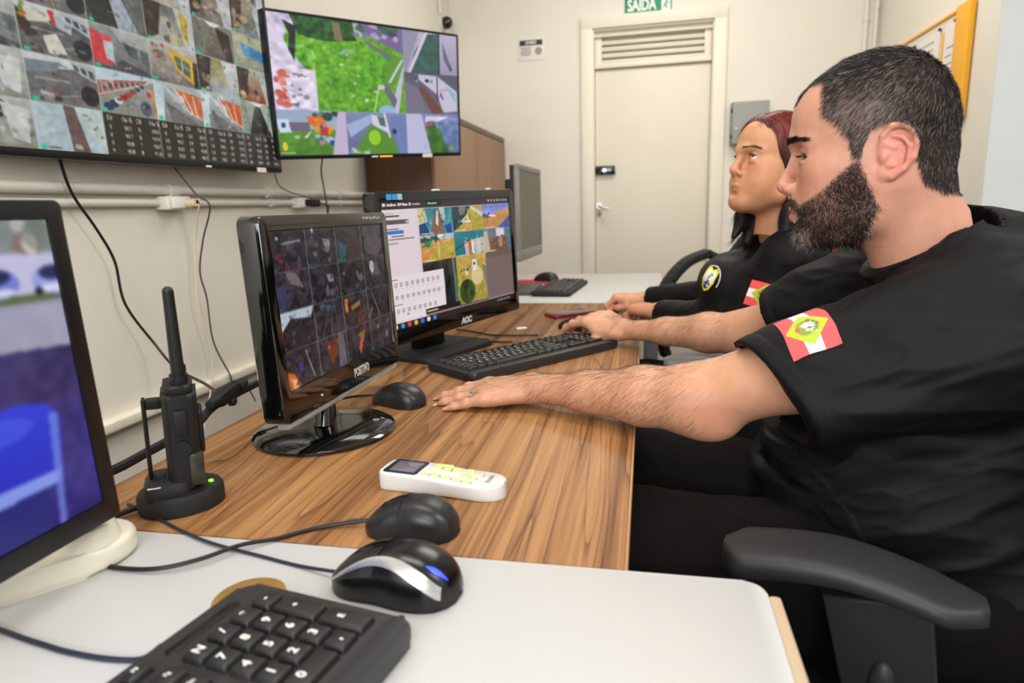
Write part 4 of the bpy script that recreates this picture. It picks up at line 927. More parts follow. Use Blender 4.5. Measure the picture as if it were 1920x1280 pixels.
# ---------------- far grey monitor on the far desk (switched off)
W, H = .40, .30
M = frame_matrix((-1.175*W, 6.082*W, -.392*W+1.08), (.03,1,0), (.0,0,1))
t = thing('monitor', M.translation, 'switched off grey framed monitor on the far desk seen at a slant', 'monitor')
Aoff = Art(8, 6, (0,0,0)); 
greyb = mat('grey bezel', (128,124,116), .45); offm = mat('dark matt screen', (104,100,90), .5)
L = Matrix.Translation(-t.location) @ M
b = MB().box((W/2,H+.011,-.01),(W+.036,.022,.02),.004).box((W/2,-.02,-.01),(W+.036,.042,.02),.004).box((-.009,H/2,-.01),(.018,H+.01,.02),.003).box((W+.009,H/2,-.01),(.018,H+.01,.02),.003)
o = b.build('bezel', greyb, t); o.matrix_local = L
o = MB().box((W/2,H/2,-.008),(W,H,.008)).build('screen', offm, t); o.matrix_local = L
o = MB().slab([(-.015,-.035),(W+.015,-.035),(W+.015,H+.018),(-.015,H+.018)], -.035, -.018, 0).slab([(.04,0),(W-.04,0),(W-.04,H-.03),(.04,H-.03)], -.07, -.034, .012).build('rear_shell', blkm, t); o.matrix_local = L
c0 = Vector((M.translation.x-.16, M.translation.y+W/2, DZ))-t.location
MB().lathe([(0,0),(.08,0),(.08,.008),(.04,.016),(0,.016)], n=36, c=c0).build('base', blkm, t)
MB().box(c0+Vector((.0,0,.13)), (.03,.06,.25), .006).box(c0+Vector((.05,0,.25)), (.11,.06,.05), .006).build('neck', blkm, t)

# ================================================================= THINGS ON THE DESKS
def superpt(u, a, L, w, h, wf, hf):
    """mouse shell: u along -1 back .. 1 front, a angle 0..pi across"""
    wid = w*wf(u); hi = h*hf(u); c, s = math.cos(a), math.sin(a)
    return Vector((L/2*u, wid*math.copysign(abs(c)**.75, c), hi*(s**.62 if s > 0 else 0)))
def mouse(loc, rotz, L, w, h, label, body, button, group='computer mice', silver=False, light=False, wheel=True):
    t = thing('computer_mouse', loc, label, 'mouse', group, rot=(0,0,rotz))
    wf = lambda u: (max(0, 1-abs(u)**3.2))**.42*(1-.10*math.exp(-((u-.15)/.35)**2))
    hf = lambda u: (max(0, 1-abs(u)**2.6))**.5*(1-.26*(u+.35)**2 if u > -.35 else 1)*.98+.02
    def shell(u0, u1, a0, a1, off, nu=26, na=18, z0=0.):
        b = bmesh.new(); g = []
        for i in range(nu+1):
            u = u0+(u1-u0)*i/nu; row = []
            for j in range(na+1):
                a = a0+(a1-a0)*j/na; p = superpt(u, a, L, w/2, h, wf, hf)
                q = Vector((p.x, p.y, p.z))
                n = Vector((u*.5, math.cos(a), math.sin(a)*1.2)).normalized()
                row.append(b.verts.new(q+n*off+Vector((0,0,z0))))
            g.append(row)
        for i in range(nu):
            for j in range(na): b.faces.new((g[i][j], g[i+1][j], g[i+1][j+1], g[i][j+1]))
        return b
    b = shell(-.998, .998, 0, PI, 0, 36, 24, .003)
    mb = MB(); mb._add(b)
    pts = []
    n = 30
    for k in range(n):
        u = -.99+1.98*k/(n-1); pts.append((L/2*u, w/2*wf(u)))
    pts = pts+[(x, -y) for x, y in pts[::-1]]
    mb.slab(pts, 0, .0045, .0012, 2)
    mb.build('shell', body, t)
    for sgn, (a0, a1) in enumerate(((.42, PI/2-.10), (PI/2+.10, PI-.42))):
        MB()._add(shell(.12, .93, a0, a1, .0007, 18, 10, .003)).build('button', button, t)
    if wheel: MB().cyl((L*.27,-.003,h*hf(.54)-.0035), (L*.27,.003,h*hf(.54)-.0035), .0075, n=20).build('scroll_wheel', rubber, t)
    if silver:
        for sg in (1,):
            pass
        b = bmesh.new(); n = 40; rows = []
        for i in range(n+1):
            u = .93-1.80*i/n; t_ = i/n
            ac = .42+.50*math.sin(PI*min(1, t_*1.02))**.9 if True else 0
            wd = .15+.36*t_
            r_ = []
            for j in range(7):
                a = PI-(ac-wd/2+wd*j/6) if silver == 'L' else (ac-wd/2+wd*j/6)
                p = superpt(u, a, L, w/2, h, wf, hf); nn = Vector((0, math.cos(a), math.sin(a)))
                r_.append(b.verts.new(p+nn*.0011+Vector((0,0,.003))))
            rows.append(r_)
        for i in range(n):
            for j in range(6): b.faces.new((rows[i][j], rows[i+1][j], rows[i+1][j+1], rows[i][j+1]))
        MB()._add(b).build('silver_band', mat('brushed silver', (200,200,202), .25, metal=.85), t)
    if light:
        b = bmesh.new(); rows = []
        for i in range(15):
            u = -.62-.28*i/14; r_ = []
            for j in range(5):
                a = (PI-1.12 if silver == 'L' else 1.12)+(.055 if silver != 'L' else -.055)*(j-2)*math.sin(PI*(i+.5)/15)
                p = superpt(u, a, L, w/2, h, wf, hf); r_.append(b.verts.new(p+Vector((-.0006,.0007*math.cos(a),.0042))))
            rows.append(r_)
        for i in range(14):
            for j in range(4): b.faces.new((rows[i][j], rows[i+1][j], rows[i+1][j+1], rows[i][j+1]))
        MB()._add(b).build('blue_light', mat('blue led', (40,60,255), .3, emit=(50,70,255), estr=2.2), t)
    return t
charc = mat('charcoal gloss plastic', (30,30,31), .34); mgl = mat('mouse gloss black', (9,9,10), .24, spec=.6)
mouse((-.217,.489,DZ), math.radians(173), .123, .066, .041, 'large black and silver mouse with a blue light on the white desk', mgl, charc, silver='R', light=True)
mouse((-.240,.592,DZ), math.radians(178), .102, .058, .036, 'plain black mouse on the walnut desk beside the white remote', charc, charc)
mouse((-.427,1.028,DZ), math.radians(158), .108, .060, .035, 'small black mouse touching the oval monitor base', charc, blk)
mouse((-.192,1.748,DZ), math.radians(150), .105, .060, .031, 'black mouse under the right hand of the bearded man', mgl, charc)
cord('mouse_cable', [(-.278,.494,.757), (-.324,.506,.752), (-.377,.518,.752), (-.434,.53,.753), (-.488,.551,.752), (-.541,.575,.752), (-.6,.60,.752)], .0017, 'thin dark cable of the black and silver mouse', mat('dark blue cord', (30,32,52), .5), group='mouse cables')
cord('mouse_cable', [(-.291,.594,.757), (-.34,.579,.753), (-.373,.55,.753), (-.399,.525,.757), (-.421,.496,.757), (-.452,.477,.755), (-.491,.474,.753), (-.535,.481,.752), (-.60,.50,.752)], .0023, 'black cable of the plain mouse, curving over the white desk', group='mouse cables')
cord('mouse_cable', [(-.478,1.05,.757), (-.52,1.06,.752), (-.55,1.04,.752), (-.62,1.05,.752)], .0020, 'short cable of the mouse by the oval base', group='mouse cables')

# ---- keyboards
keym = mat('key plastic', (36,35,35), .38); legm2 = mat('key legend', (228,228,224), .5)
KEYME = {}
def key_mesh(w_, d_, h_=.008):
    k = (round(w_,4), round(d_,4), h_)
    if k not in KEYME:
        b = bmesh.new(); bmesh.ops.create_cube(b, size=1)
        for v in b.verts:
            tp = v.co.z > 0
            v.co = Vector((v.co.x*(w_-(.005 if tp else .0005)), v.co.y*(d_-(.0045 if tp else .0005)), h_ if tp else 0))
        bmesh.ops.bevel(b, geom=b.edges[:], offset=.0011, segments=2, profile=.5, affect='EDGES')
        me = bpy.data.meshes.new('key'); b.to_mesh(me); b.free()
        for p in me.polygons: p.use_smooth = True
        me.materials.append(keym); KEYME[k] = me
    return KEYME[k]
LEG = {}
def legend(ch, size):
    k = (ch, size)
    if k not in LEG:
        me = text_mesh(ch, size, 0, bold=size*.03); me.materials.append(legm2); LEG[k] = me
    return LEG[k]
def key(t, x, y, w_, d_, z, ch=None, size=.006, off=(0,0)):
    o = link('key', key_mesh(w_, d_), None, t, (x, y, z))
    if ch: link('key_legend', legend(ch, size), None, o, (off[0], off[1], .0083))
    return o
def full_keyboard(loc, rotz, label, W=.44, D=.155, wrist=True, legends=True, tiltx=0.):
    t = thing('keyboard', loc, label, 'keyboard', rot=(tiltx,0,rotz))
    MB().slab(rrect(W, D, .008), .002, .017, .004, 3).build('case', blkm, t)
    if wrist: MB().slab(rrect(W-.006, .024, .009, c=(0,-D/2+.006)), .0025, .0195, .006, 3).build('wrist_edge', mat('satin charcoal', (44,44,46), .38), t)
    for sx in (-1,1): MB().box((sx*(W/2-.05), D/2-.02, .0025), (.03,.012,.004), .001).build('foot', rubber, t)
    u = .019; x0 = -W/2+.016+u/2; z = .0155; y0 = D/2-.022
    rows = [(y0, [('',1,0),('',1,1),('',1,0),('',1,0),('',1,0),('',1,.5),('',1,0),('',1,0),('',1,0),('',1,.5),('',1,0),('',1,0),('',1,0),('',1,.25),('',1,0),('',1,0)]),
            (y0-.024, [(c,1,0) for c in "'1234567890-="]+[('<',2,0),('',1,.25),('',1,0),('',1,0),('',1,.25),('/',1,0),('*',1,0),('-',1,0)]),
            (y0-.024-u, [('',1.5,0)]+[(c,1,0) for c in 'QWERTYUIOP[]']+[('',1.5,0),('',1,.25),('',1,0),('',1,0),('7',1,.25),('8',1,0),('9',1,0),('+',1,0)]),
            (y0-.024-2*u, [('',1.75,0)]+[(c,1,0) for c in 'ASDFGHJKLÇ~']+[('',2.25,0),('4',1,3.5),('5',1,0),('6',1,0),('',1,0)]),
            (y0-.024-3*u, [('',2.25,0)]+[(c,1,0) for c in 'ZXCVBNM,.;']+[('',2.75,0),('',1,1.25),('1',1,1.25),('2',1,0),('3',1,0),('',1,0)]),
            (y0-.024-4*u, [('',1.25,0),('',1.25,0),('',1.25,0),('',6.25,0),('',1.25,0),('',1.25,0),('',1.25,0),('',1.25,0),('',1,.25),('',1,0),('',1,0),('0',2,.25),(',',1,0),('',1,0)])]
    n = 0; rest = MB()
    for y, ks in rows:
        x = x0-u/2
        for ch, wd, gap in ks:
            x += gap*u; cx = x+wd*u/2; x += wd*u
            if n < 100: key(t, cx, y, wd*u-.001, u-.001, z, (ch or '-') if legends and (ch or wd == 1) else None, .0082 if ch else .004, (-.0025, .0022))
            else: rest.box((cx, y, z+.004), (wd*u-.002, u-.002, .008), .0012)
            n += 1
    if n > 100: tag(rest.build('keys', keym, t), kind='stuff')
    else: rest.bm.free()
    return t
kbdir = math.atan2(1.70-1.163, -.212+.411)
# long axis of the man's keyboard: from (-.42,1.19) to (-.15,1.58)
full_keyboard((-.262,1.392,DZ), math.radians(52.5), 'full black keyboard under the hand of the bearded man', legends=True)
# stickers
# near keyboard, right end with the number pad; long axis along the desk edge
def near_keyboard():
    W, D = .52, .166
    t = thing('keyboard', (-.303, .440-W/2, DZ), 'large black keyboard at the bottom edge, number pad towards the big mouse', 'keyboard', rot=(0,0,math.radians(80)))
    case = mat('warm charcoal plastic', (48,46,45), .5, noise=(30,.12), bump=(1500,.00006))
    MB().slab(rrect(W, D, .012), .002, .019, .005, 3).build('case', case, t)
    MB().slab(rrect(W-.004, .022, .009, c=(0,-D/2+.008)), .003, .0225, .006, 3).build('wrist_edge', mat('satin charcoal', (44,44,46), .38), t)
    MB().slab(rrect(.07, .010, .005, c=(W/2-.062, D/2-.016)), .0186, .0194, .0003).build('light_window', mat('smoked strip', (24,22,22), .25), t)
    u = .0222; z = .0165; xr = W/2-.010-u/2; yt = D/2-.030-u/2
    pad = [[('', 0), ('', 1), ('', 2), ('-', 3)]]
    # four columns of the number pad, counted from the right end; rows from the back
    cols = [['-','+',None,'↵',None], ['*','9','6','3',','], ['/','8','5','2',None], ['N','7','4','1','0']]
    for ci, col in enumerate(cols):
        for ri, ch in enumerate(col):
            if ch is None: continue
            x = xr-ci*u; y = yt-ri*u
            if ch in '+↵': key(t, x, y-u/2, u-.0008, 2*u-.0008, z, ch if ch == '+' else 'E', .008, (0,.004))
            elif ch == '0': key(t, x+u/2, y, 2*u-.0008, u-.0008, z, '0', .0105, (-.008,.001))
            else: key(t, x, y, u-.0008, u-.0008, z, ch, .0105, (-.001,.001))
    x1 = xr-4*u-.006
    for ci in range(3):
        for ri in (0,1,3,4):
            if ri == 3 and ci != 1: continue
            key(t, x1-ci*u, yt-ri*u, u-.0008, u-.0008, z, {0:('Pg','Hm','Ins'),1:('Dn','End','Del'),3:('','^',''),4:('>','v','<')}[ri][ci] or None, .0045, (0,.001))
    x2 = x1-3*u-.006
    for ri, row in enumerate((['<','=','-','0','9','8','7','6','5','4'], ['','[','´','P','O','I','U','Y','T','R'], ['','~','Ç','L','K','J','H','G','F','D'], ['',';','.',',','M','N','B','V','C','X'], ['','','',' ','','','','','',''])):
        x = x2+u/2
        for k, ch in enumerate(row):
            wd = (2,1.5,1.75,2.5,1.4)[ri] if k == 0 else 1
            x -= wd*u; key(t, x+wd*u/2, yt-ri*u, wd*u-.0008, u-.0008, z, ch.strip() or None, .0105, (-.001,.001))
    for k in range(15):
        key(t, xr-.0005-k*u-(0,.006,.006)[min(2, k//4)]-(k//4)*.004, D/2-.016, u-.0008, .0145, z, ('F%d' % (13-k)) if k > 3 and k < 13 else None, .005, (0,.001)) if k > 3 else None
    return t
near_keyboard()
cord('keyboard_cable', [(-.357,.366,.765), (-.375,.364,.753), (-.403,.361,.752), (-.443,.363,.752), (-.481,.369,.752), (-.56,.38,.752), (-.64,.36,.752)], .0022, 'black cable leaving the back of the nearest keyboard', MATS['dark blue cord'])
# small far keyboard, slab, red mat and mouse
k2 = full_keyboard((-.345,2.62,DZ), math.radians(86), 'small black keyboard on the far white desk', W=.44, D=.15, wrist=False, legends=False, tiltx=0.03)
t = tag(MB().slab(rrect(.095,.32,.01), 0, .014, .003).build('desk_pad', mat('grey slab', (74,72,70), .5), loc=(-.488,2.60,DZ), rot=(0,0,.04)), 'flat dark grey case lying beside the far keyboard', 'case')
t = tag(MB().slab(rrect(.19,.16,.02), 0, .003, .001).build('mouse_mat', mat('red mat', (186,24,40), .6), loc=(-.50,2.90,DZ)), 'red mouse mat on the far white desk', 'mouse mat')
mouse((-.455,2.93,DZ+.003), math.radians(160), .12, .065, .038, 'black mouse on the red mat of the far desk', charc, blk)

# ---- remote control of the air conditioner
def remote():
    t = thing('remote_control', (-.238,.697,DZ), 'white air conditioner remote with green buttons on the walnut desk', 'remote', rot=(0,0,math.radians(-8)))
    wm = mat('white gloss plastic', (206,204,200), .3, coat=.2)
    L, w_ = .158, .048
    prof = [(0,.0)]
    def top(x): return .0225 if x < -.02 else .0225-.0035*(0.5-.5*math.cos(PI*min(1,(x+.02)/.05))) + 0
    def hw(x):
        if x > .045: return (w_/2)*math.sqrt(max(0, 1-((x-.045)/(L/2-.045))**2.4))**.9
        if x < -L/2+.012: return w_/2*(.72+.28*math.sqrt(max(0,1-((-L/2+.012-x)/.012)**2)))
        return w_/2
    b = bmesh.new(); N = 48; rings = []
    for i in range(N+1):
        x = -L/2+L*(.5-.5*math.cos(PI*i/N)); h = max(hw(x), .0008); z1 = top(x); z0 = .0035*math.exp(-((x-.0)/.05)**2)*.5
        sec = []
        e = .0035
        for (y, z) in [(-h+e*.3,z0),(-h,z0+e*.6),(-h,z0+e*1.6),(-h,z1-e),(-h+e*.3,z1-e*.3),(-h+e,z1),(0,z1+.0004),(h-e,z1),(h-e*.3,z1-e*.3),(h,z1-e),(h,z0+e*1.6),(h,z0+e*.6),(h-e*.3,z0)]:
            sec.append(b.verts.new((x, max(-h, min(h, y)), z)))
        rings.append(sec)
    for a, c in zip(rings, rings[1:]):
        for k in range(len(a)): b.faces.new((a[k], c[k], c[(k+1)%len(a)], a[(k+1)%len(a)]))
    b.faces.new(rings[0]); b.faces.new(rings[-1][::-1])
    MB()._add(b).build('body', wm, t, auto=50)
    MB().slab([(x, y) for x, y in rrect(.046,.040,.004, c=(-.051,0))], .0222, .0232, .0004).build('display_frame', mat('navy frame', (30,40,56), .2), t)
    MB().slab(rrect(.034,.030,.002, c=(-.050,0)), .0230, .02345, .0002).build('display', mat('lcd grey', (110,104,112), .12, noise=(60,.1)), t)
    gm = mat('pale green rubber', (196,216,140), .5)
    for x, y, a, c in ((-.012,.008,.012,.010),(-.0,.008,.012,.010),(.012,.012,.012,.008),(-.006,.016,.024,.006),(-.020,-.014,.009,.007),(-.006,-.013,.011,.006),(.008,-.013,.008,.006),(.022,-.014,.008,.006),(.034,-.015,.008,.006),(.026,.0,.009,.006),(.037,-.004,.008,.006),(.030,.012,.010,.006),(.042,.008,.008,.006),(.028,.017,.010,.004)):
        MB().slab(rrect(a, c, min(a,c)*.45), top(x)-.001, top(x)+.0014, .0006, M=Matrix.Translation((x,y,0))).build('button', gm, t)
        MB().box((x+.0075, y-.001, top(x)+.0007), (.0012,.005,.0002)).build('button_print', gry, t) if y < .01 else None
    me = text_mesh('ELGIN', .0075, .0001); o = link('lettering', me, mat('grey print', (120,118,112), .4), t); o.location = (.060,0,.0200); o.rotation_euler = (0,0,math.radians(90))
    return t
remote()

# ---- walkie-talkie in its charger
t = thing('radio_charger', (-.535,.612,DZ), 'round black desktop charger with a green light, holding the radio', 'charger', rot=(0,0,math.radians(38)))
MB().lathe([(0,0),(.043,0),(.0465,.002),(.0465,.019),(.044,.0235),(.034,.025),(0,.025)], n=40, sy=.86).build('cup', blkm, t)
MB().box((-.012,0,.026), (.050,.064,.030), .012, seg=4).build('cradle', blkm, t)
MB().cyl((.033,-.006,.0235),(.033,-.006,.0265),.0028,n=14).build('charge_light', mat('green led', (120,255,40), .3, emit=(120,255,40), estr=2.5), t)
MB().box((-.024,-.026,.037), (.013,.008,.0008), rot=Matrix.Rotation(-.1,4,'Z')).build('label', MATS['sign white'], t)
MB().tube([(-.045,-.0,.008),(-.062,-.004,.006),(-.075,-.008,.004)], .0035).build('cable_boot', rubber, t)
t = thing('walkie_talkie', (-.528,.616,DZ+.030), 'black walkie-talkie with a long antenna standing in the charger', 'radio', rot=(math.radians(3),math.radians(2),math.radians(38)))
MB().slab(rrect(.036,.052,.010), .0, .112, .005, 3).slab(rrect(.030,.046,.009), .11, .122, .004, 3).build('body', blk, t)
MB().box((.0195,.002,.062), (.006,.034,.052), .004, seg=3).build('keypad_cover', rubber, t)
MB().cyl((.0,-.0265,.05),(.0,-.030,.05),.009,n=18).box((.0,-.028,.08),(.014,.005,.03),.002).build('talk_button', rubber, t)
MB().cyl((.002,-.010,.12),(.002,-.010,.132),.0095,n=20).cyl((.002,-.010,.13),(.000,-.008,.225),.0072,.0058,n=20).sphere((.000,-.008,.225),.0058).build('antenna', blk, t)
MB().cyl((.002,.014,.118),(.002,.014,.136),.008,n=18).build('knob', blkm, t)
MB().box((-.026,.0,.098),(.016,.012,.012),.002).box((-.036,.0,.055),(.004,.014,.10),.0018).box((-.028,.0,.008),(.014,.012,.008),.002).build('belt_clip', rubber, t)
MB().box((.012,-.016,.022), (.016,.022,.04), .004).build('battery_label', mat('scuffed sticker', (60,58,50), .3, noise=(60,.5)), t)

# ---- white housing beside the left monitor
t = thing('plastic_housing', (-.552,.484,DZ), 'white stepped plastic housing under the near left monitor', 'housing')
ivo = mat('ivory plastic', (222,216,198), .35, coat=.2)
MB().slab([(x,y) for x, y in [(.045*math.cos(a)+0, .052*math.sin(a)) for a in np.linspace(0,PI,16)]]+[(-.045,-.16),(.035,-.16),(.045,-.10)], 0, .024, .007, 4, M=Matrix.Rotation(math.radians(-38),4,'Z')).build('base', ivo, t)
MB().cyl((.012,-.0,.02),(.010,-.0,.038),.032,.028,n=36).build('lower_step', ivo, t)
MB().cyl((-.004,.004,.036),(-.006,.004,.056),.024,.021,n=36).cyl((-.006,.004,.055),(-.008,.004,.062),.0225,.0205,n=36).build('upper_step', ivo, t)
MB().tube([(-.020,.020,.05),(-.018,.026,.075),(-.018,.024,.09)], .007, n=12).build('spout', ivo, t)

# ---- brass cable grommet in the white desk
tag(MB().lathe([(0,0),(.031,0),(.031,.002),(.028,.0035),(0,.0035)], n=40).build('desk_grommet', mat('brass', (196,150,80), .35, metal=.6), loc=(-.341,.452,DZ)), 'round brass coloured desk grommet behind the nearest keyboard', 'grommet')

# ---- phone on the desk, monitor cables, odd paper
t = thing('smartphone', (-.235,1.985,DZ), 'red cased smartphone lying beyond the hand on the mouse', 'phone', rot=(0,0,math.radians(40)))
MB().slab(rrect(.152,.076,.010), 0, .010, .003, 3).build('case', mat('dark red case', (120,16,34), .3), t)
MB().slab(rrect(.140,.066,.006), .0095, .0106, .0004).build('glass', mat('phone glass', (60,62,62), .08), t)
cord('monitor_cable', [(-.5,1.60,.756), (-.44,1.575,.754), (-.409,1.558,.754), (-.364,1.547,.754), (-.33,1.55,.754)], .0024, 'lower black cable running from the wide monitor to the keyboard')
cord('monitor_cable', [(-.52,1.70,.756), (-.46,1.675,.754), (-.407,1.635,.754), (-.36,1.632,.754), (-.28,1.64,.754)], .0024, 'upper black cable running behind the keyboard')
tag(MB().box((0,0,0),(.03,.02,.004),.0015).build('folded_paper', lab, loc=(-.345,1.745,DZ+.0025), rot=(0,0,.5)), 'tiny white folded paper by the corner of the wide monitor', 'paper')

# ================================================================= PEOPLE
def vnoise(P, seed=0):
    """smooth 3-D value noise, P (n,3) -> (-1..1)"""
    I = np.floor(P).astype(np.int64); F = P-I; F = F*F*(3-2*F); out = np.zeros(len(P))
    for dx in (0,1):
        for dy in (0,1):
            for dz in (0,1):
                h = (I[:,0]+dx)*374761393+(I[:,1]+dy)*668265263+(I[:,2]+dz)*2147483647+seed*1274126177
                h = (h ^ (h >> 13))*1274126177; h = (h ^ (h >> 16)) & 0xffff
                w_ = (F[:,0] if dx else 1-F[:,0])*(F[:,1] if dy else 1-F[:,1])*(F[:,2] if dz else 1-F[:,2])
                out += w_*(h/32767.5-1)
    return out
def folds(V, N, amp, fr, seed=0, rot=None):
    P = V if rot is None else V@np.array(rot).T
    n = vnoise(P*np.array(fr), seed); n2 = vnoise(P*np.array(fr)*2.1+7, seed+1)
    d = (1-np.abs(n)*2.2)*.7+(1-np.abs(n2)*2)*.25
    return V+N*(d*amp)[:,None]
def poly2d(X, Z, pts):
    """signed distance to a closed outline on a 2-D grid (inside negative)"""
    d = np.full(np.broadcast(X, Z).shape, 1e9); s = np.ones_like(d); n = len(pts)
    for i in range(n):
        (ax, az), (bx, bz) = pts[i], pts[(i+1)%n]; ex, ez = bx-ax, bz-az
        t = np.clip(((X-ax)*ex+(Z-az)*ez)/(ex*ex+ez*ez+1e-12), 0, 1)
        d = np.minimum(d, (X-ax-ex*t)**2+(Z-az-ez*t)**2)
        c = ((az > Z) != (bz > Z)) & (X < (bx-ax)*(Z-az)/(bz-az+1e-12)+ax); s = np.where(c, -s, s)
    return np.sqrt(d)*s
def sstep(x, a, b): t = np.clip((x-a)/(b-a), 0, 1); return t*t*(3-2*t)

def skin_material(name, rough=.48, bump_s=420, bump_d=.00012):
    m = mat(name, (200,150,120), rough, attr='col', sss=.22, noise=(55,.13), bump=(bump_s, bump_d)); return m
skin_m = skin_material('skin of the man'); skin_w = skin_material('skin of the woman', .5, 300, .0001)
eye_m = mat('eyeball', (230,225,220), .12, attr='col', coat=.8)
hair_m = mat('hair strands', (30,24,20), .42, attr='col', spec=.5)
fab = mat('black jersey', (9,10,13), .62, spec=.22, sheen=.0, noise=(30,.25), bump=(900,.00025))
fabw = mat('black softshell', (11,11,12), .6, spec=.22, sheen=.0, noise=(30,.25), bump=(700,.0002))
trou = mat('dark brown trousers', (17,14,13), .85, spec=.15, noise=(24,.3), bump=(700,.0003))

def EYE(man, s): return (.0765, s*.0315, .0055) if man else (.0805, s*.0315, .002)
def build_head(man, h=.0013):
    """local frame: x towards the face, y left, z up; metres. Returns V, Q"""
    f = Field((-.115,-.098,-.175), (.140,.098,.145), h)
    s_ = 1. if man else .97
    # skull and face masses
    f.ell((.004,0,.044), (.089,.0745,.083), k=.02)
    f.ell((.046,0,.045), (.062,.062,.058), k=.03)
    f.ell((.034,0,-.020), (.062,.0605,.078), k=.03)
    f.ell((.0,0,-.02), (.07,.066,.05), k=.03)
    for s in (1,-1):
        f.ell((.058,s*.044,-.017), (.026,.021,.020), k=.022)              # cheekbone
        f.ell((.056 if man else .059,s*.034,-.050), (.026,.025,.032), k=.025)
        f.cone((.002,s*.056,-.040), (.012,s*.052,-.076), .014, .016, .02)   # jaw ramus
        f.cone((.012,s*.052,-.078), (.078,s*.018,-.104), .016, .015, .022)  # jaw line
    f.ell((.048,0,-.072), (.044,.044,.042), k=.03)
    f.ell((.078,0,-.101), (.0185,.023,.018), k=.02)                      # chin
    f.ell((.078,0,-.062), (.0255,.027,.030), k=.018)                      # muzzle
    f.cone((.104,-.010,.019), (.104,.010,.019), .010, .010, .02)           # glabella
    for s in (1,-1): f.cone((.100,s*.012,.020), (.077,s*.046,.019), .0095 if man else .0070, .0075, .014)
    if man: f.cone((-.030,0,-.040), (-.077,-.020,-.175), .063, .064, .03)
    else: f.cone((-.025,0,-.040), (-.040,0,-.175), .050, .052, .03); f.ell((.050,0,-.098), (.040,.036,.020), k=.03)
    # eye sockets
    for s in (1,-1):
        f.ell((.104 if man else .106,s*.032,.003 if man else .0), (.021,.0190,.0135), k=.014, op='-')
        f.ell((.100,s*.016,-.004), (.008,.006,.012), k=.012, op='-')
    # eyeball mound = closed lids; opened by a slit
    for s in (1,-1):
        ec = np.array(EYE(man, s)); f.ell(ec, (.0148,.0165,.0140), k=.006)
        f.ell(ec+np.array((.009,s*.003,-.0115)), (.007,.013,.004) if man else (.005,.012,.003), k=.006 if man else .008)                       # lower lid bag
        if man: f.ell(ec+np.array((.009,s*.003,-.0048)), (.0130,.0165,.0044), k=.0018, op='-')
        else: f.ell(ec+np.array((.011,s*.0005,.0002)), (.011,.0125,.0052), k=.0018, op='-')
        f.cone(ec+np.array((.0128,-s*.010,.0068 if not man else .0045)), ec+np.array((.0125,s*.008,.0068 if not man else .004)), .0016, .0016, .003)
    # nose
    nz = .0 if man else .001
    f.cone((.101,0,.010), (.1165,0,-.029+nz), .0075, .0088, .014); f.ell((.1135,0,-.0345+nz), (.0100,.0098,.0092), k=.008)
    for s in (1,-1):
        f.ell((.0995,s*.0145,-.0390+nz), (.0130,.0070,.0082), k=.0045)
        f.ell((.107,s*.0072,-.0465+nz), (.0058,.0033,.0038), k=.0025, op='-')
        if not man: f.ell((.052,s*.036,-.055), (.032,.030,.036), k=.03)
    f.cone((.108,0,-.043+nz), (.1025,0,-.052), .0045, .005, .008)
    # mouth
    mz = -.0705
    up = [(.0985,-.0235),(.1050,-.012),(.1075,-.004),(.1066,0),(.1075,.004),(.1050,.012),(.0985,.0235)]
    for i in range(6):
        (xa,ya),(xb,yb) = up[i], up[i+1]; e = (.0025,.0046,.0048,.0048,.0046,.0025)
        f.cone((xa-.0062+(0 if man else .0012),ya,mz+.0042-abs(ya)*.12), (xb-.0062+(0 if man else .0012),yb,mz+.0042-abs(yb)*.12), (.0028,.0044,.0050,.0048,.0050,.0044)[i], (.0044,.0050,.0048,.0050,.0044,.0028)[i], .004)
    lw = [(.0915,-.021),(.0985,-.010),(.1005,0),(.0985,.010),(.0915,.021)]
    for i in range(4):
        (xa,ya),(xb,yb) = lw[i], lw[i+1]; rr = (.0035,.0060,.0068,.0060,.0035); q_ = 1.25 if man else .85
        f.cone((xa-.004+(.002 if man else 0),ya,mz-.0066), (xb-.004+(.002 if man else 0),yb,mz-.0066), rr[i]*q_, rr[i+1]*q_, .004)
    gm = [(.094,-.0255),(.1025,-.013),(.1065,0),(.1025,.013),(.094,.0255)]
    for i in range(4):
        (xa,ya),(xb,yb) = gm[i], gm[i+1]; dm = 0 if man else -.0015; f.cone((xa+dm,ya,mz-abs(ya)*.05), (xb+dm,yb,mz-abs(yb)*.05), .0010, .0010, .0025, op='-')
    f.ell((.098 if man else .1035,0,-.0885), (.006,.015,.005), k=.008, op='-')
    if man:   # keep the traced side view
        P = [(.1065,.058),(.1085,.030),(.1095,.018),(.1055,.006),(.1100,-.008),(.1175,-.022),(.1222,-.031),(.1230,-.0365),(.120,-.0430),(.115,-.0465),(.108,-.0490),(.1065,-.056),(.1065,-.0615),(.1050,-.0680),(.1022,-.0702),(.1045,-.0750),(.1030,-.0815),(.0965,-.0865),(.0915,-.0900),(.0925,-.0960),(.0925,-.104),(.086,-.1115),(.076,-.1160),(.050,-.1130),(.032,-.1150),(.010,-.138),(-.010,-.175),(-.125,-.175),(-.101,-.072),(-.0855,-.050),(-.0805,-.022),(-.0845,.010),(-.0815,.040),(-.0735,.068),(-.0600,.094),(-.0420,.112),(-.018,.1235),(.012,.1275),(.044,.119),(.072,.100),(.0930,.082)]
        sl = f.f.shape; X = f.ax[0][:,None]; Z = f.ax[2][None,:]
        d2 = poly2d(X, Z, P).astype(np.float32)
        f.f = smax(f.f, d2[:,None,:], .004)
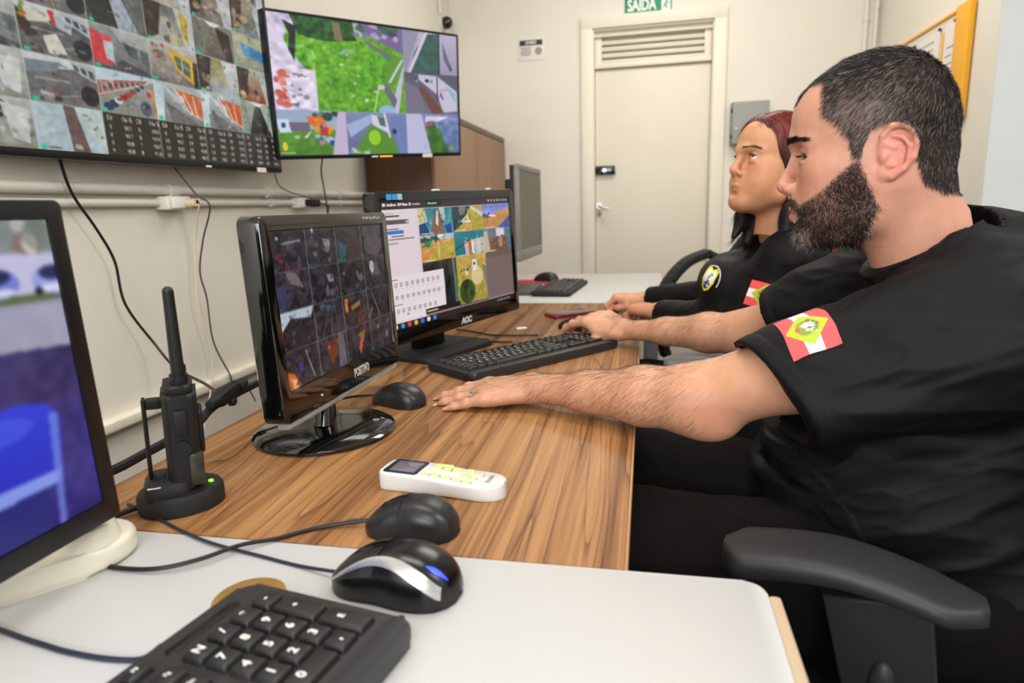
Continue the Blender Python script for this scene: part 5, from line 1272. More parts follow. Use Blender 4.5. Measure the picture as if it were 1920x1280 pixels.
    # ears
    for s in (1,-1):
        o = np.array((-.010, s*.0765, -.001)); A_ = lambda x, z, y=0.: o+np.array((x, s*(y+.0055*(-x/.03)), z))
        f.ell(A_(-.006,.004,-.004), (.0185,.0058,.0265), k=.006)
        rim = [(.009,.006,-.001),(.0085,.018,.001),(.000,.0285,.0025),(-.012,.0290,.004),(-.0225,.021,.005),(-.0265,.007,.005),(-.0235,-.008,.004),(-.0150,-.0205,.002),(-.0040,-.0290,.0)]
        f.chain([A_(*p) for p in rim], [.0030,.0034,.0036,.0036,.0036,.0035,.0034,.0038,.0050], .0028)
        f.ell(A_(.0035,-.0255,-.001), (.0075,.0045,.0080), k=.005)                                  # lobe
        f.ell(A_(-.0065,-.003,.0075), (.0085,.0055,.0120), k=.003, op='-')                         # concha
        f.ell(A_(-.010,.0165,.0070), (.0095,.0045,.0055), k=.003, op='-')                         # fossa
        f.chain([A_(-.0185,-.010,.003), A_(-.0195,.005,.0035), A_(-.012,.0145,.003), A_(-.002,.0175,.002)], [.0026,.0028,.0026,.0022], .003)   # antihelix
        f.chain([A_(.006,.009,.001), A_(-.004,.004,.001)], [.0022,.0018], .003)                      # crus
        f.ell(A_(.0062,-.0065,.001), (.0042,.0040,.0065), k=.004)                                  # tragus
        f.ell(A_(-.0020,-.0165,.001), (.0050,.0036,.0035), k=.004)
    V, Q = f.mesh(); V = relax(V, Q, 1, .4)
    return V, Q

def head_color(V, base, man):
    n = len(V); C = np.tile(lin(base), (n,1)); x, y, z = V.T
    def mixc(w_, c, amt=1.):
        C[:] = C*(1-w_[:,None]*amt)+lin(c)*w_[:,None]*amt
    g = lambda cx, cy, cz, r: np.exp(-(((x-cx)/r[0])**2+((np.abs(y)-cy)/r[1])**2+((z-cz)/r[2])**2))
    mixc(g(.085,.045,-.025,(.04,.025,.022)), (194,120,102), .6)            # cheeks
    mixc(g(.118,0,-.036,(.014,.016,.014)), (206,132,114), .6)               # nose
    mixc(g(-.02,.083,.0,(.03,.012,.034)), (222,136,124), .75 if man else .4) # ears
    ly = np.abs(y)
    lips = sstep(.0245-ly, 0, .006)*sstep(x, .088, .094)*np.exp(-((z+.0715+.003*(ly/.02))/.0082)**4)
    mixc(lips, (202,100,98) if man else (190,112,98), .85 if man else .6)
    mixc(g(.090,.033,.012,(.02,.018,.006)), (168,112,92), .35)               # lids
    mixc(g(.092,.030,-.010,(.02,.018,.007)), (170,116,98), .35)
    return C

def place(V, H, F_):
    F_ = np.array(F_, float); F_ /= np.linalg.norm(F_)
    return V
def frame3(fwd, up=(0,0,1), roll=0.):
    f_ = np.array(fwd, float); f_ /= np.linalg.norm(f_); l_ = np.cross(np.array(up, float), f_); l_ /= np.linalg.norm(l_); u_ = np.cross(f_, l_)
    if roll:
        c, s = math.cos(roll), math.sin(roll); l_, u_ = c*l_+s*u_, c*u_-s*l_
    return np.stack([f_, l_, u_], 0)      # rows: local axes in world

def hand(f, wrist, fwd, up, side, curl, spread, L=.19, thumb=None, flatk=.42, finger=None):
    """five fingers on a palm.  side=+1 thumb lies to cross(up,fwd).. ; curl: per finger 3 bend angles (rad)"""
    fwd = np.array(fwd, float); fwd /= np.linalg.norm(fwd); up = np.array(up, float); up -= fwd*(up@fwd); up /= np.linalg.norm(up)
    lat = np.cross(up, fwd)*side       # towards the thumb
    w_ = np.array(wrist, float); P = lambda a, b, c: w_+fwd*a*L+lat*b*L+up*c*L
    # palm: four metacarpal strands fused
    kn = [(.475,.205,.012),(.495,.070,.020),(.475,-.060,.014),(.430,-.180,.0)]
    st = [(.02,.075,0),(.02,.025,.005),(.02,-.03,.0),(.02,-.080,-.01)]
    for a, b in zip(st, kn): f.cone(P(*a), P(*b), .070*L, .058*L, .020, up=up, flat=.95)
    f.cone(P(.05,.02,-.01), P(.36,.0,-.015), .12*L, .19*L, .02, up=up, flat=flatk)
    f.cone(P(.06,.11,-.03), P(.26,.20,-.03), .075*L, .085*L, .02, up=up, flat=.8)      # thumb mound
    tips = []
    seg = [(.225,.135,.105),(.250,.160,.110),(.230,.150,.108),(.180,.110,.095)]; rad = [(.054,.051,.048,.041),(.055,.052,.049,.042),(.053,.050,.047,.040),(.048,.045,.042,.036)]
    for i in range(4):
        a = spread[i]; d = fwd*math.cos(a)+lat*math.sin(a); p = P(*kn[i]); ang = 0; pts = [p]
        for j in range(3):
            ang += curl[i][j]; q = p+(d*math.cos(ang)-up*math.sin(ang))*seg[i][j]*L; pts.append(q); p = q
        R = [r*L for r in rad[i]]
        for j in range(3): f.cone(pts[j], pts[j+1], R[j], R[j+1], .004 if j else .008)
        for j in (1,2): f.ell(pts[j]+up*.004*L, (R[j]*1.08,)*3, k=.003)
        tips.append(pts)
    th = thumb or [(.10,.13,-.02),(.24,.30,-.05),(.38,.37,-.07),(.50,.40,-.08)]
    T = [P(*q) for q in th]
    f.chain(T, [.075*L,.062*L,.052*L,.040*L], .008); tips.append(T)
    return tips
def nails(tips, up, parent, m, radii, which=(0,1,2,3)):
    for i in which:
        a, b = Vector(tips[i][-2]), Vector(tips[i][-1]); d = (b-a).normalized(); u_ = Vector(up); u_ = (u_-d*u_.dot(d)).normalized(); l_ = d.cross(u_)
        r = radii[i]; M = Matrix(((d.x,l_.x,u_.x,0),(d.y,l_.y,u_.y,0),(d.z,l_.z,u_.z,0),(0,0,0,1)))
        c = b-d*r*.30+u_*r*.62
        MB().sphere(c, 1, (r*.80, r*.62, r*.30), 14, rot=M).build('fingernail', m, parent)

def color_obj(name, V, Q, C, m, parent):
    me = npmesh(name, V, Q); 
    if C is not None: set_color(me, C)
    return link(name, me, m, parent)
def join_parts(parts):
    V = []; Q = []; C = []; k = 0
    for v, q, c in parts: V.append(v); Q.append(q+k); C.append(c); k += len(v)
    return np.vstack(V), np.vstack(Q), np.vstack(C)

def face_extras(R, H, parent, man, iris_c, look=(1,0,0)):
    """eyeballs, brows, lashes in the head frame"""
    W_ = lambda p: np.asarray(p)@R+H
    for s in (1,-1):
        c = np.array(EYE(man, s)); b = bmesh.new(); bmesh.ops.create_uvsphere(b, u_segments=40, v_segments=30, radius=.0128)
        me = bpy.data.meshes.new('eyeball'); b.to_mesh(me); b.free(); n = len(me.vertices); co = np.zeros(n*3); me.vertices.foreach_get('co', co); co = co.reshape(-1,3)
        lk = np.array(look, float); lk /= np.linalg.norm(lk); ang = np.arccos(np.clip(co@lk/.0128, -1, 1))
        C = np.tile(lin((226,218,212)), (n,1)); C[ang < .49] = lin(iris_c); C[(ang < .49) & (ang > .42)] *= .5; C[ang < .2] = lin((6,5,5))
        me.vertices.foreach_set('co', (co@R+W_(c)).astype(np.float32).ravel()); set_color(me, C)
        for p in me.polygons: p.use_smooth = True
        link('eyeball', me, eye_m, parent)

def scatter(V, Q, weight, n):
    """random points on quads, chance by area x weight (per vertex)"""
    a = np.linalg.norm(np.cross(V[Q[:,2]]-V[Q[:,0]], V[Q[:,3]]-V[Q[:,1]]), axis=1)*weight[Q].mean(1)
    p = a/a.sum(); i = RNG.choice(len(Q), n, p=p); r = RNG.random((n,4)); r /= r.sum(1)[:,None]
    return (V[Q[i]]*r[:,:,None]).sum(1), i

# ---------------------------------------------------------------- the bearded man
man = thing('person', (.42,.98,0), 'bearded man in a black T-shirt, head bent, both forearms stretched over the desk', 'person', 'people at the desk')
MO = np.array((.42,.98,0.))
H = np.array((.2921,.9401,1.1339)); R = frame3((-.957,.290,0))
Vh, Qh = build_head(True, .0013)
Nh = normals(Vh, Qh)
Ch = head_color(Vh, (200,146,122), True)
x, y, z = Vh.T; ay = np.abs(y)
def hairline(x): return np.interp(x, [-.12,-.07,-.048,-.040,-.036,-.030,-.012,.012,.020,.030,.034,.048,.066,.068,.12], [-.056,-.054,-.042,-.020,.004,.018,.030,.024,-.010,-.006,.014,.032,.046,.088,.088])
def hair_w(V):
    x, y, z = V.T; ay = np.abs(y)
    w_ = sstep(z-hairline(x), -.002, .006)
    strip = (x > .05)*sstep(.030-ay+.25*(z-.085), -.004, .006)*sstep(z, .066, .076)
    w_ = np.maximum(w_*np.where(x > .066, sstep(z, .086, .094), 1), strip*.75)
    ear = (((x+.010)/.029)**2+((z+.002)/.0335)**2 < 1) & (ay > .068); w_[ear] = 0
    return w_
def beard_w(V):
    x, y, z = V.T; ay = np.abs(y)
    topz = np.interp(x, [.0,.018,.030,.045,.062,.078,.088,.095,.13], [-.04,-.004,-.009,-.024,-.041,-.053,-.059,-.050,-.050])
    back = np.interp(z, [-.13,-.104,-.064,-.044,-.01,.02], [.020,.008,-.004,.006,.020,.026])
    w_ = sstep(topz-z, -.002, .007)*sstep(x-back, -.002, .006)*sstep(z, -.128, -.118)
    lip = sstep(1-((z+.0745)/.0150)**2-(ay/.034)**2, -.1, .25)*(x > .072); w_ = w_*(1-lip)
    und = (z < -.095) & (x < .045); w_ = w_*np.where(und, .55, 1)
    cheek = np.exp(-(((x-.060)/.022)**2+((z+.065)/.020)**2)); w_ = w_*(1-.38*cheek)
    return w_
hw_, bw_ = hair_w(Vh), beard_w(Vh)
dk = (hw_*.90)[:,None]; Ch = Ch*(1-dk)+lin((40,32,30))*dk
temple = np.exp(-(((x-.03)/.04)**2+((z-.05)/.035)**2))*(ay > .05)*hw_
Ch = Ch*(1-(temple*.55)[:,None])+lin((160,122,110))*(temple*.55)[:,None]
dk = (np.clip(bw_,0,1)**1.5*.74)[:,None]; Ch = Ch*(1-dk)+lin((70,44,38))*dk
stub = sstep(vnoise(Vh*900), .55, .8)*.25; Ch *= (1-stub*(1-hw_)*.4)[:,None]
parts = [(Vh@R+H, Qh, Ch)]

# neck base, arms and hands, one continuous skin
f = Field((-.40,.70,.70), (.52,1.86,1.10), .0024)
f.cone(H+np.array((-.066,-.016,-.150))@R, (.395,.975,.970), .054, .062, .02)
f.ell((.40,.99,.945), (.06,.10,.035), k=.03)
LS, LE, LW = (.37,.835,.935), (.068,.915,.806), (-.184,1.032,.784)
RS, RE, RW = (.39,1.19,.945), (.200,1.365,.815), (-.052,1.530,.790)
for S_, E_, W_, rw in ((LS, LE, LW, 1), (RS, RE, RW, .95)):
    S_, E_, W_ = map(np.array, (S_, E_, W_)); d = W_-E_
    f.cone(S_, S_+(E_-S_)*.55, .058*rw, .051*rw, .02); f.cone(S_+(E_-S_)*.55, E_, .051*rw, .047*rw, .03)
    f.cone(E_, E_+d*.28, .045*rw, .043*rw, .03); f.cone(E_+d*.28, E_+d*.62, .044*rw, .034*rw, .02, up=(0,0,1), flat=.95); f.cone(E_+d*.62, W_, .034*rw, .0285*rw, .02, up=(0,0,1), flat=.82)
f.ell(np.array(LE)+np.array((.028,-.020,-.028)), (.026,.024,.020), k=.03)              # point of the elbow
f.ell(np.array(RE)+np.array((.030,.0,-.024)), (.024,.024,.018), k=.03)
f.ell(np.array(LW)+np.array((.004,-.022,.012)), (.012,.010,.009), k=.015)              # wrist bone
tL = hand(f, LW, (-.985,.02,-.12), (0,-.10,1), -1, [(.16,.14,.10),(.12,.10,.08),(.12,.10,.08),(.10,.08,.06)], (.10,.04,-.03,-.13), L=.186)
tR = hand(f, RW, (-.76,.62,.20), (.0,-.25,1), 1, [(.38,.30,.25),(.45,.30,.25),(.55,.4,.3),(.65,.4,.3)], (.14,.0,-.1,-.2), L=.192, thumb=[(.10,.13,-.04),(.22,.26,-.12),(.34,.30,-.19),(.46,.28,-.23)])
tR = tR
f.apply(lambda X, Y, Z: (DZ+.0003-Z)+0*X+0*Y, (-.40,.70,.740), (-.018,1.86,.80), .010, '^')
f.cut((.37,.82,.93), (1,-.2,.2), .002, lo=(.30,.70,.85), hi=(.52,.92,1.10)) if False else None
Va, Qa = f.mesh(); Va = relax(Va, Qa, 1, .4)
Ca = np.tile(lin((204,152,120)), (len(Va),1)); x, y, z = Va.T
red = sstep(vnoise(Va*26, 3), .0, .9)*.3; Ca = Ca*(1-red[:,None])+lin((206,138,114))*red[:,None]
def dab(c, r, col, amt):
    w_ = np.exp(-(((Va-np.array(c))**2).sum(1)/r**2))*amt; Ca[:] = Ca*(1-w_[:,None])+lin(col)*w_[:,None]
for T in tL[:4]+tR:
    for j in (1,2): dab(T[j], .008, (200,124,104), .45)
    dab(T[3], .009, (222,140,124), .5)
dab((.090,.885,.80), .035, (206,126,108), .5); dab((.10,.862,.845), .016, (196,140,86), .45)
for c in ((.118,.842,.880),(.104,.855,.872),(.146,.812,.845)): dab(c, .0028, (140,52,44), 1.2)
for s_, c in enumerate(((-.05,-.068,-.085),(-.035,-.075,-.13),(-.045,-.07,-.10))): pass
parts.append((Va, Qa, np.clip(Ca,0,1)))
V, Q, C = join_parts(parts)
body = color_obj('body', V-MO, Q, C, skin_m, man)
face_extras(R, H-MO, man, True, (58,36,24), look=(.78,.38,-.42))
nail_m = mat('fingernail', (226,168,152), .25, coat=.4)
nails([[p-MO for p in T] for T in tL], (0,-.1,1), man, nail_m, [.0074,.0076,.0072,.0066])
# ring on the ring finger of the left hand
a, b = Vector(tL[2][0]-MO), Vector(tL[2][1]-MO); d = (b-a).normalized(); c_ = a+(b-a)*.40
q = Vector((0,0,1)).rotation_difference(d).to_matrix().to_4x4()
MB()._add((lambda bm: (bmesh.ops.create_cone(bm, cap_ends=False, segments=36, radius1=.0112, radius2=.0112, depth=.0034), bmesh.ops.solidify(bm, geom=bm.faces[:], thickness=.0012), bm)[-1])(bmesh.new()), Matrix.Translation(c_) @ q).build('ring', mat('silver ring', (225,225,228), .18, metal=1.), man)

# hair, beard, brows: real strands
def hair_dirs(P, N, flow, lift):
    T = flow-(N*(flow*N).sum(1)[:,None]); T /= np.maximum(np.linalg.norm(T, axis=1), 1e-6)[:,None]
    return T*(1-lift)+N*lift
pr, qi = scatter(Vh, Qh, np.where(hw_ > .3, hw_*(1-.45*temple), 0), 46000); nr = Nh[Qh[qi,0]]
back_ = sstep(-pr[:,0], -.03, .05)
whorl = np.array((-.055,-.0,.110)); rad_ = pr-whorl
flow = rad_/np.maximum(np.linalg.norm(rad_, axis=1), .01)[:,None]+np.array((.25,0,-.5))
d_ = hair_dirs(pr, nr, flow, .30)+RNG.normal(size=pr.shape)*.10
ln = np.interp(pr[:,2], [-.06,.0,.05,.10], [.0055,.007,.010,.012])*RNG.uniform(.75,1.15,len(pr))
grey = (RNG.random(len(pr)) < .05+.34*np.exp(-(((pr[:,0]-.02)/.05)**2+((pr[:,2]-.045)/.035)**2)))
hc = np.where(grey[:,None], lin((168,154,146)), lin((20,14,12))*RNG.uniform(.4,1.5,(len(pr),1)))
hb = hair_dirs(pr, nr, flow, 0)*.0-nr*.22
strands('hair', (pr@R+H-MO), d_@R, ln, .00018, man, hair_m, hb@R, hc, 2)
pr, qi = scatter(Vh, Qh, np.where(bw_ > .25, bw_, 0), 16000); nr = Nh[Qh[qi,0]]
flow = np.stack([pr[:,0]*0-.35+RNG.normal(size=len(pr))*.5, RNG.normal(size=len(pr))*.35, np.full(len(pr), -1.)], 1)
mus = (pr[:,2] > -.0625) & (pr[:,0] > .086); flow[mus] = np.stack([np.full(mus.sum(), -.2), np.sign(pr[mus,1])*.5, np.full(mus.sum(), -1.)], 1)
chin_ = (pr[:,2] < -.09) & (pr[:,0] > .06); 
d_ = hair_dirs(pr, nr, flow, .38)+RNG.normal(size=pr.shape)*.28
ln = np.where(mus, .0045, np.where(chin_, .0085, .0095))*RNG.uniform(.6,1.3,len(pr))
ln = ln*np.interp(pr[:,2], [-.06,-.03,.0], [1,.85,.7])
grey = RNG.random(len(pr)) < np.where(chin_ & (pr[:,0] > .072), .38, .05)
hc = np.where(grey[:,None], lin((180,172,165)), lin((24,15,12))*RNG.uniform(.5,1.9,(len(pr),1)))
strands('beard', (pr@R+H-MO), d_@R, ln, 0.00019, man, hair_m, (RNG.normal(size=pr.shape)*.5-nr*.2)@R, hc, 3)
ayh = np.abs(Vh[:,1]); E1 = (Vh[:,0] > .055)*np.exp(-((Vh[:,2]-(.0215+.10*np.clip(ayh-.012,0,.02)-.16*np.maximum(ayh-.036,0)))/(.0036-.05*np.clip(ayh-.020,0,.05)))**4)*sstep(.058-ayh, 0, .004)*sstep(ayh, .009, .014)
pr, qi = scatter(Vh, Qh, E1, 1700); nr = Nh[Qh[qi,0]]; sg = np.sign(pr[:,1])
d_ = hair_dirs(pr, nr, np.stack([-.5+0*sg, sg*1., .15+0*sg], 1), .12)+RNG.normal(size=pr.shape)*.07
strands('eyebrows', (pr@R+H-MO), d_@R, RNG.uniform(.006,.009,len(pr)), .00017, man, hair_m, None, np.tile(lin((26,18,15)), (len(pr),1)), 2)
ls = []
for s in (1,-1):
    for k in range(46):
        t_ = k/45*2-1; ls.append((.0765+.0150*math.sqrt(max(0,1-(t_*.80)**2)), s*.0325+t_*.0125, .0030-.0008*(1-t_*t_)))
ls = np.array(ls); d_ = np.stack([np.full(len(ls), .85), np.sign(ls[:,1])*.25, np.full(len(ls), -.35)], 1)+RNG.normal(size=ls.shape)*.1
strands('eyelashes', (ls@R+H-MO), d_@R, .0075, .00022, man, hair_m, (np.array((0,0,.35))*np.ones_like(ls))@R, np.tile(lin((16,12,10)), (len(ls),1)), 2)
# arm hair: thin, on the forearms
Na = normals(Va, Qa); LEa, LWa = np.array(LE), np.array(LW); REa, RWa = np.array(RE), np.array(RW)
def along(P, A_, B_): d = B_-A_; return ((P-A_)@d)/(d@d)
tl, tr = along(Va, LEa, LWa), along(Va, REa, RWa)
nearL = (Va[:,1] < 1.13) & (tl > -.25) & (tl < 1.35); nearR = (Va[:,1] > 1.28) & (tr > -.1) & (tr < 1.15)
wt_ = (nearL*sstep(tl, -.25, .3)*np.where(tl > .98, .45, 1)+nearR*.8*sstep(tr, 0, .4))*np.where((Na[:,2] < -.55), .1, 1)
pr, qi = scatter(Va, Qa, wt_, 6500); nr = Na[Qa[qi,0]]
dl_ = np.where((pr[:,1] < 1.2)[:,None], (LWa-LEa), (RWa-REa)); dl_ = dl_/np.linalg.norm(dl_, axis=1)[:,None]
flow = dl_*.55+np.array((.0,-.25,-.8)); d_ = hair_dirs(pr, nr, flow, .16)+RNG.normal(size=pr.shape)*.13
strands('arm_hair', pr-MO, d_, RNG.uniform(.008,.019,len(pr)), .00010, man, hair_m, dl_*.4-nr*.1, np.tile(lin((70,42,30)), (len(pr),1)), 3)

# T-shirt
f = Field((.02,.62,.50), (.72,1.42,1.12), .0034)
f.ell((.45,1.005,.85), (.135,.205,.175), k=.05); f.ell((.37,.985,.68), (.205,.195,.155), k=.06); f.ell((.50,1.01,.90), (.125,.20,.145), k=.05)
f.ell((.47,.97,.60), (.165,.20,.12), k=.06)
f.cone((.395,.86,.955), (.425,1.0,.985), .060, .066, .04); f.cone((.40,1.17,.96), (.425,1.0,.985), .060, .066, .04)
f.cone((.385,.840,.935), (.145,.862,.838), .088, .070, .045); f.cone((.37,.80,.885), (.175,.795,.822), .058, .040, .05)
f.cone((.395,1.185,.94), (.215,1.285,.840), .082, .066, .04)
f.cone(H+np.array((-.045,0,-.10))@R, (.388,.968,.985), .0785, .086, .02)
f.cut((.291,.925,.988), (-.55,.02,.83), .003, lo=(.18,.76,.95), hi=(.70,1.24,1.13))
f.cut((.128,.88,.868), (-.86,-.28,-.41), .002, lo=(.02,.62,.70), hi=(.28,1.02,.99))
f.cut((.255,1.255,.855), (-.62,.52,-.58), .002, lo=(.02,1.12,.70), hi=(.33,1.42,.98))
# hollow the sleeve mouths and the neck opening
f.cone((.06,.885,.80), (.215,.850,.866), .0645, .062, .01, op='-'); f.cone((.13,.83,.80), (.215,.815,.838), .036, .034, .014, op='-')
f.cone((.17,1.31,.815), (.290,1.245,.873), .0605, .058, .005, op='-')
f.cone(H+np.array((-.042,0,-.06))@R, (.383,.960,.995), .0725, .0765, .004, op='-')
Vs, Qs = f.mesh(); Vs = relax(Vs, Qs, 2, .5); Ns = normals(Vs, Qs)
x, y, z = Vs.T
arm = sstep(.40-x, 0, .08)*(z > .74)
V0_ = Vs.copy()
Vs = folds(Vs, Ns, .0060, (4.5,8,24), 3)
Vs = folds(Vs, Ns, .0042, (9,9,34), 8, [[.92,0,.38],[0,1,0],[-.38,0,.92]])
e1_ = -((V0_-np.array((.128,.88,.868)))@np.array((-.86,-.28,-.41))); e2_ = -((V0_-np.array((.255,1.255,.855)))@np.array((-.62,.52,-.58)))
e3_ = -((V0_-np.array((.291,.925,.988)))@np.array((-.55,.02,.83))); nk_ = np.linalg.norm((V0_-np.array((.37,.975,1.0)))[:,:2], axis=1) < .12
kf_ = np.where((V0_[:,0] < .30) & (V0_[:,1] < 1.0) & (V0_[:,2] > .74), sstep(e1_, .0, .06), 1)*np.where((V0_[:,0] < .33) & (V0_[:,1] > 1.12) & (V0_[:,2] > .72), sstep(e2_, .0, .06), 1)*np.where(nk_, sstep(e3_, .005, .05), 1)
Vs = V0_+(Vs-V0_)*kf_[:,None]; Vs = Vs+0*Ns
hd_ = -((Vs-np.array((.128,.88,.868)))@(np.array((-.86,-.28,-.41))/1.0)); m_ = (hd_ > -.002) & (hd_ < .018) & (Vs[:,0] < .30) & (Vs[:,1] < 1.0); Vs = Vs+Ns*(m_*.0013)[:,None]
hd_ = -((Vs-np.array((.255,1.255,.855)))@(np.array((-.62,.52,-.58))/1.0)); m_ = (hd_ > -.002) & (hd_ < .018) & (Vs[:,0] < .33) & (Vs[:,1] > 1.12) & (z > .72); Vs = Vs+Ns*(m_*.0013)[:,None]
lowf = sstep(.80-z, 0, .08); Vs = Vs+Ns*(lowf*(1-np.abs(vnoise(Vs@np.array([[.8,0,-.6],[0,1,0],[.6,0,.8]])*np.array((8,7,30)), 5))*2)*.004)[:,None]
shirt = color_obj('t_shirt', Vs-MO, Qs, None, fab, man)
# collar band and sleeve hem as sewn edges
bvh = BVHTree.FromPolygons([Vector(v) for v in Vs.tolist()], Qs.tolist())
def hem(name, centre, axis, rad, r, n, parent, m, off):
    c = Vector(centre); ax = Vector(axis).normalized(); a = ax.cross(Vector((0,0,1))).normalized(); b = ax.cross(a); pts = []
    for k in range(n+1):
        t_ = 2*PI*k/n; d = a*math.cos(t_)+b*math.sin(t_); hit = bvh.ray_cast(c+d*rad, -d)
        if hit[0] is not None: pts.append(hit[0]-Vector(off))
    if len(pts) > 8: return MB().tube(pts, r, n=8, sub=1).build(name, m, parent)

def flag_patch(parent, origin, out, top, wid, hei, bv, off, name='flag_patch'):
    """red-white-red flag with a green lozenge; 'top' points to the flag's upper edge"""
    A = Art(96, 66, (238,82,84)); A.rect(0,.333,1,.667,(232,230,232)); A.poly([(.5,.05),(.86,.5),(.5,.95),(.14,.5)], (170,190,44))
    A.ell(.5,.5,.16,.24,(120,150,60)); A.ell(.5,.46,.10,.14,(226,224,206)); A.blobs(14,(.36,.34,.64,.66),[(206,96,60),(226,220,200),(70,120,60),(150,100,60)],.02,.035,4); A.poly([(.42,.66),(.58,.66),(.52,.76),(.48,.76)], (222,90,70)); A.ell(.5,.3,.03,.05,(226,60,50))
    out = Vector(out).normalized(); top = Vector(top); top = (top-out*top.dot(out)).normalized(); rt = top.cross(out); o = Vector(origin); V = []
    for j in range(A.h):
        for i in range(A.w):
            p = o+rt*(i/(A.w-1)-.5)*wid+top*(.5-j/(A.h-1))*hei; hit = bv.ray_cast(p+out*.12, -out)
            q = hit[0]+out*.0011 if hit[0] is not None else p
            V.append(q-Vector(off))
    V = np.array([tuple(v) for v in V]); idx = np.arange((A.h-1)*A.w).reshape(A.h-1, A.w)[:, :-1].ravel()
    me = npmesh(name, V, np.stack([idx, idx+A.w, idx+A.w+1, idx+1], 1)); a = np.clip(A.a.reshape(-1,3),0,1)
    set_color(me, np.where(a <= .04045, a/12.92, ((a+.055)/1.055)**2.4)); return link(name, me, mat('printed flag', (200,60,60), .6, attr='col'), parent)
flag_patch(shirt, (.190,.832,.905), (-.05,-.52,.85), (.93,-.02,.36), .076, .052, bvh, MO)

# trousers
f = Field((-.20,.70,.0), (.68,1.26,.74), .007)
for yy, ky, kx in ((.86,.86,-.06),(1.07,1.13,-.04)):
    f.cone((.50,yy+.01,.55), (kx,ky,.595), .108, .088, .04); f.cone((kx,ky,.60), (kx-.02,ky,.09), .072, .052, .03)
f.ell((.50,.965,.57), (.15,.19,.10), k=.05)
Vt, Qt = f.mesh(); Vt = relax(Vt, Qt, 2); Nt = normals(Vt, Qt); Vt = folds(Vt, Nt, .005, (9,16,9), 6); Vt = folds(Vt, Nt, .004, (22,10,20), 9)
color_obj('trousers', Vt-MO, Qt, None, trou, man)
for ky, kx in ((.86,-.08),(1.13,-.06)):
    f = Field((kx-.24,ky-.07,-.005), (kx+.09,ky+.07,.14), .004)
    f.cone((kx+.02,ky,.05), (kx-.14,ky,.038), .042, .040, .03, up=(0,0,1), flat=.8); f.cone((kx+.0,ky,.06), (kx,ky,.12), .045, .042, .02)
    f.apply(lambda X, Y, Z: (.001-Z)+0*X+0*Y, (-9,-9,-.1), (9,9,.2), .002, '^')
    Vb, Qb = f.mesh(); color_obj('shoe', Vb-MO, Qb, None, blkm, man)

# ---------------------------------------------------------------- the woman beyond him
wom = thing('person', (.32,1.68,0), 'woman with reddish hair in a black jacket, looking up, hands resting on the desk', 'person', 'people at the desk')
WO = np.array((.32,1.68,0.))
SC = .90; HW = np.array((.284,1.600,1.157)); RW3 = frame3((-.90,-.42,.20)); RW3s = RW3*SC
Vh, Qh = build_head(False, .0016); Nh = normals(Vh, Qh); Cw = head_color(Vh, (206,148,110), False)
x, y, z = Vh.T; ay = np.abs(y)
def whair_w(V):
    x, y, z = V.T; ay = np.abs(y)
    line = np.interp(z, [-.2,-.06,-.02,.02,.045,.065,.082,.14], [-.02,-.012,.004,.026,.046,.066,.086,.12])
    return sstep(line-x, -.002, .005)
hw2 = whair_w(Vh); Cw = Cw*(1-(hw2*.85)[:,None])+lin((60,28,22))*(hw2*.85)[:,None]
parts = [(Vh@RW3s+HW, Qh, Cw)]
f = Field((-.26,1.36,.70), (.50,2.32,1.10), .0030)
f.cone(HW+np.array((-.035,0,-.140))@RW3s, (.335,1.68,.975), .044, .058, .02); f.ell((.33,1.68,.95), (.07,.13,.05), k=.03)
WLS, WLE, WLW = (.315,1.53,.945), (.225,1.54,.800), (.036,1.805,.790); WRS, WRE, WRW = (.30,1.85,.945), (.20,1.95,.805), (-.010,2.06,.787)
for S_, E_, W_ in ((WLS,WLE,WLW),(WRS,WRE,WRW)): f.chain([S_,E_,W_],[.045,.038,.026],.02)
hl = hand(f, WLW, (-.62,.76,-.02), (.1,0,1), -1, [(.55,1.2,.9),(.6,1.25,.9),(.65,1.25,.9),(.7,1.2,.9)], (.05,.0,-.04,-.08), L=.185, flatk=.5)
hr = hand(f, WRW, (-.97,.20,.05), (0,.05,1), 1, [(.75,1.25,.9),(.8,1.25,.9),(.8,1.2,.9),(.8,1.1,.9)], (.06,.0,-.05,-.1), L=.17, flatk=.5, thumb=[(.10,.13,-.05),(.24,.24,-.12),(.42,.24,-.16),(.56,.16,-.17)])
f.apply(lambda X, Y, Z: (DZ+.0006-Z)+0*X+0*Y, (-.26,1.36,.745), (-.018,2.32,.80), .004, '^')
Va, Qa = f.mesh(); Ca = np.tile(lin((206,146,112)), (len(Va),1))
for T in hl+hr:
    for j in (1,2): w_ = np.exp(-(((Va-T[j])**2).sum(1)/.009**2))*.4; Ca = Ca*(1-w_[:,None])+lin((206,124,100))*w_[:,None]
parts.append((Va, Qa, Ca)); V, Q, C = join_parts(parts)
color_obj('body', V-WO, Q, C, skin_w, wom)
face_extras(RW3s, HW-WO, wom, False, (70,50,40), look=(.86,.12,.42))
a, b = Vector(hl[2][0]-WO), Vector(hl[2][1]-WO); d = (b-a).normalized(); q = Vector((0,0,1)).rotation_difference(d).to_matrix().to_4x4()
MB().cyl((0,0,-.0012),(0,0,.0012),.0092,n=30,M=Matrix.Translation(a+(b-a)*.5) @ q).build('ring', mat('gold ring', (230,200,150), .2, metal=1.), wom)
a, b = Vector(np.array(WLW)-WO), Vector(np.array(WLE)-WO); d = (b-a).normalized(); q = Vector((0,0,1)).rotation_difference(d).to_matrix().to_4x4()
MB().lathe([(.029,-.003),(.031,0),(.029,.003)], n=30, c=a+d*.006+Vector((0,0,0)), M=q).build('bracelet', rubber, wom)
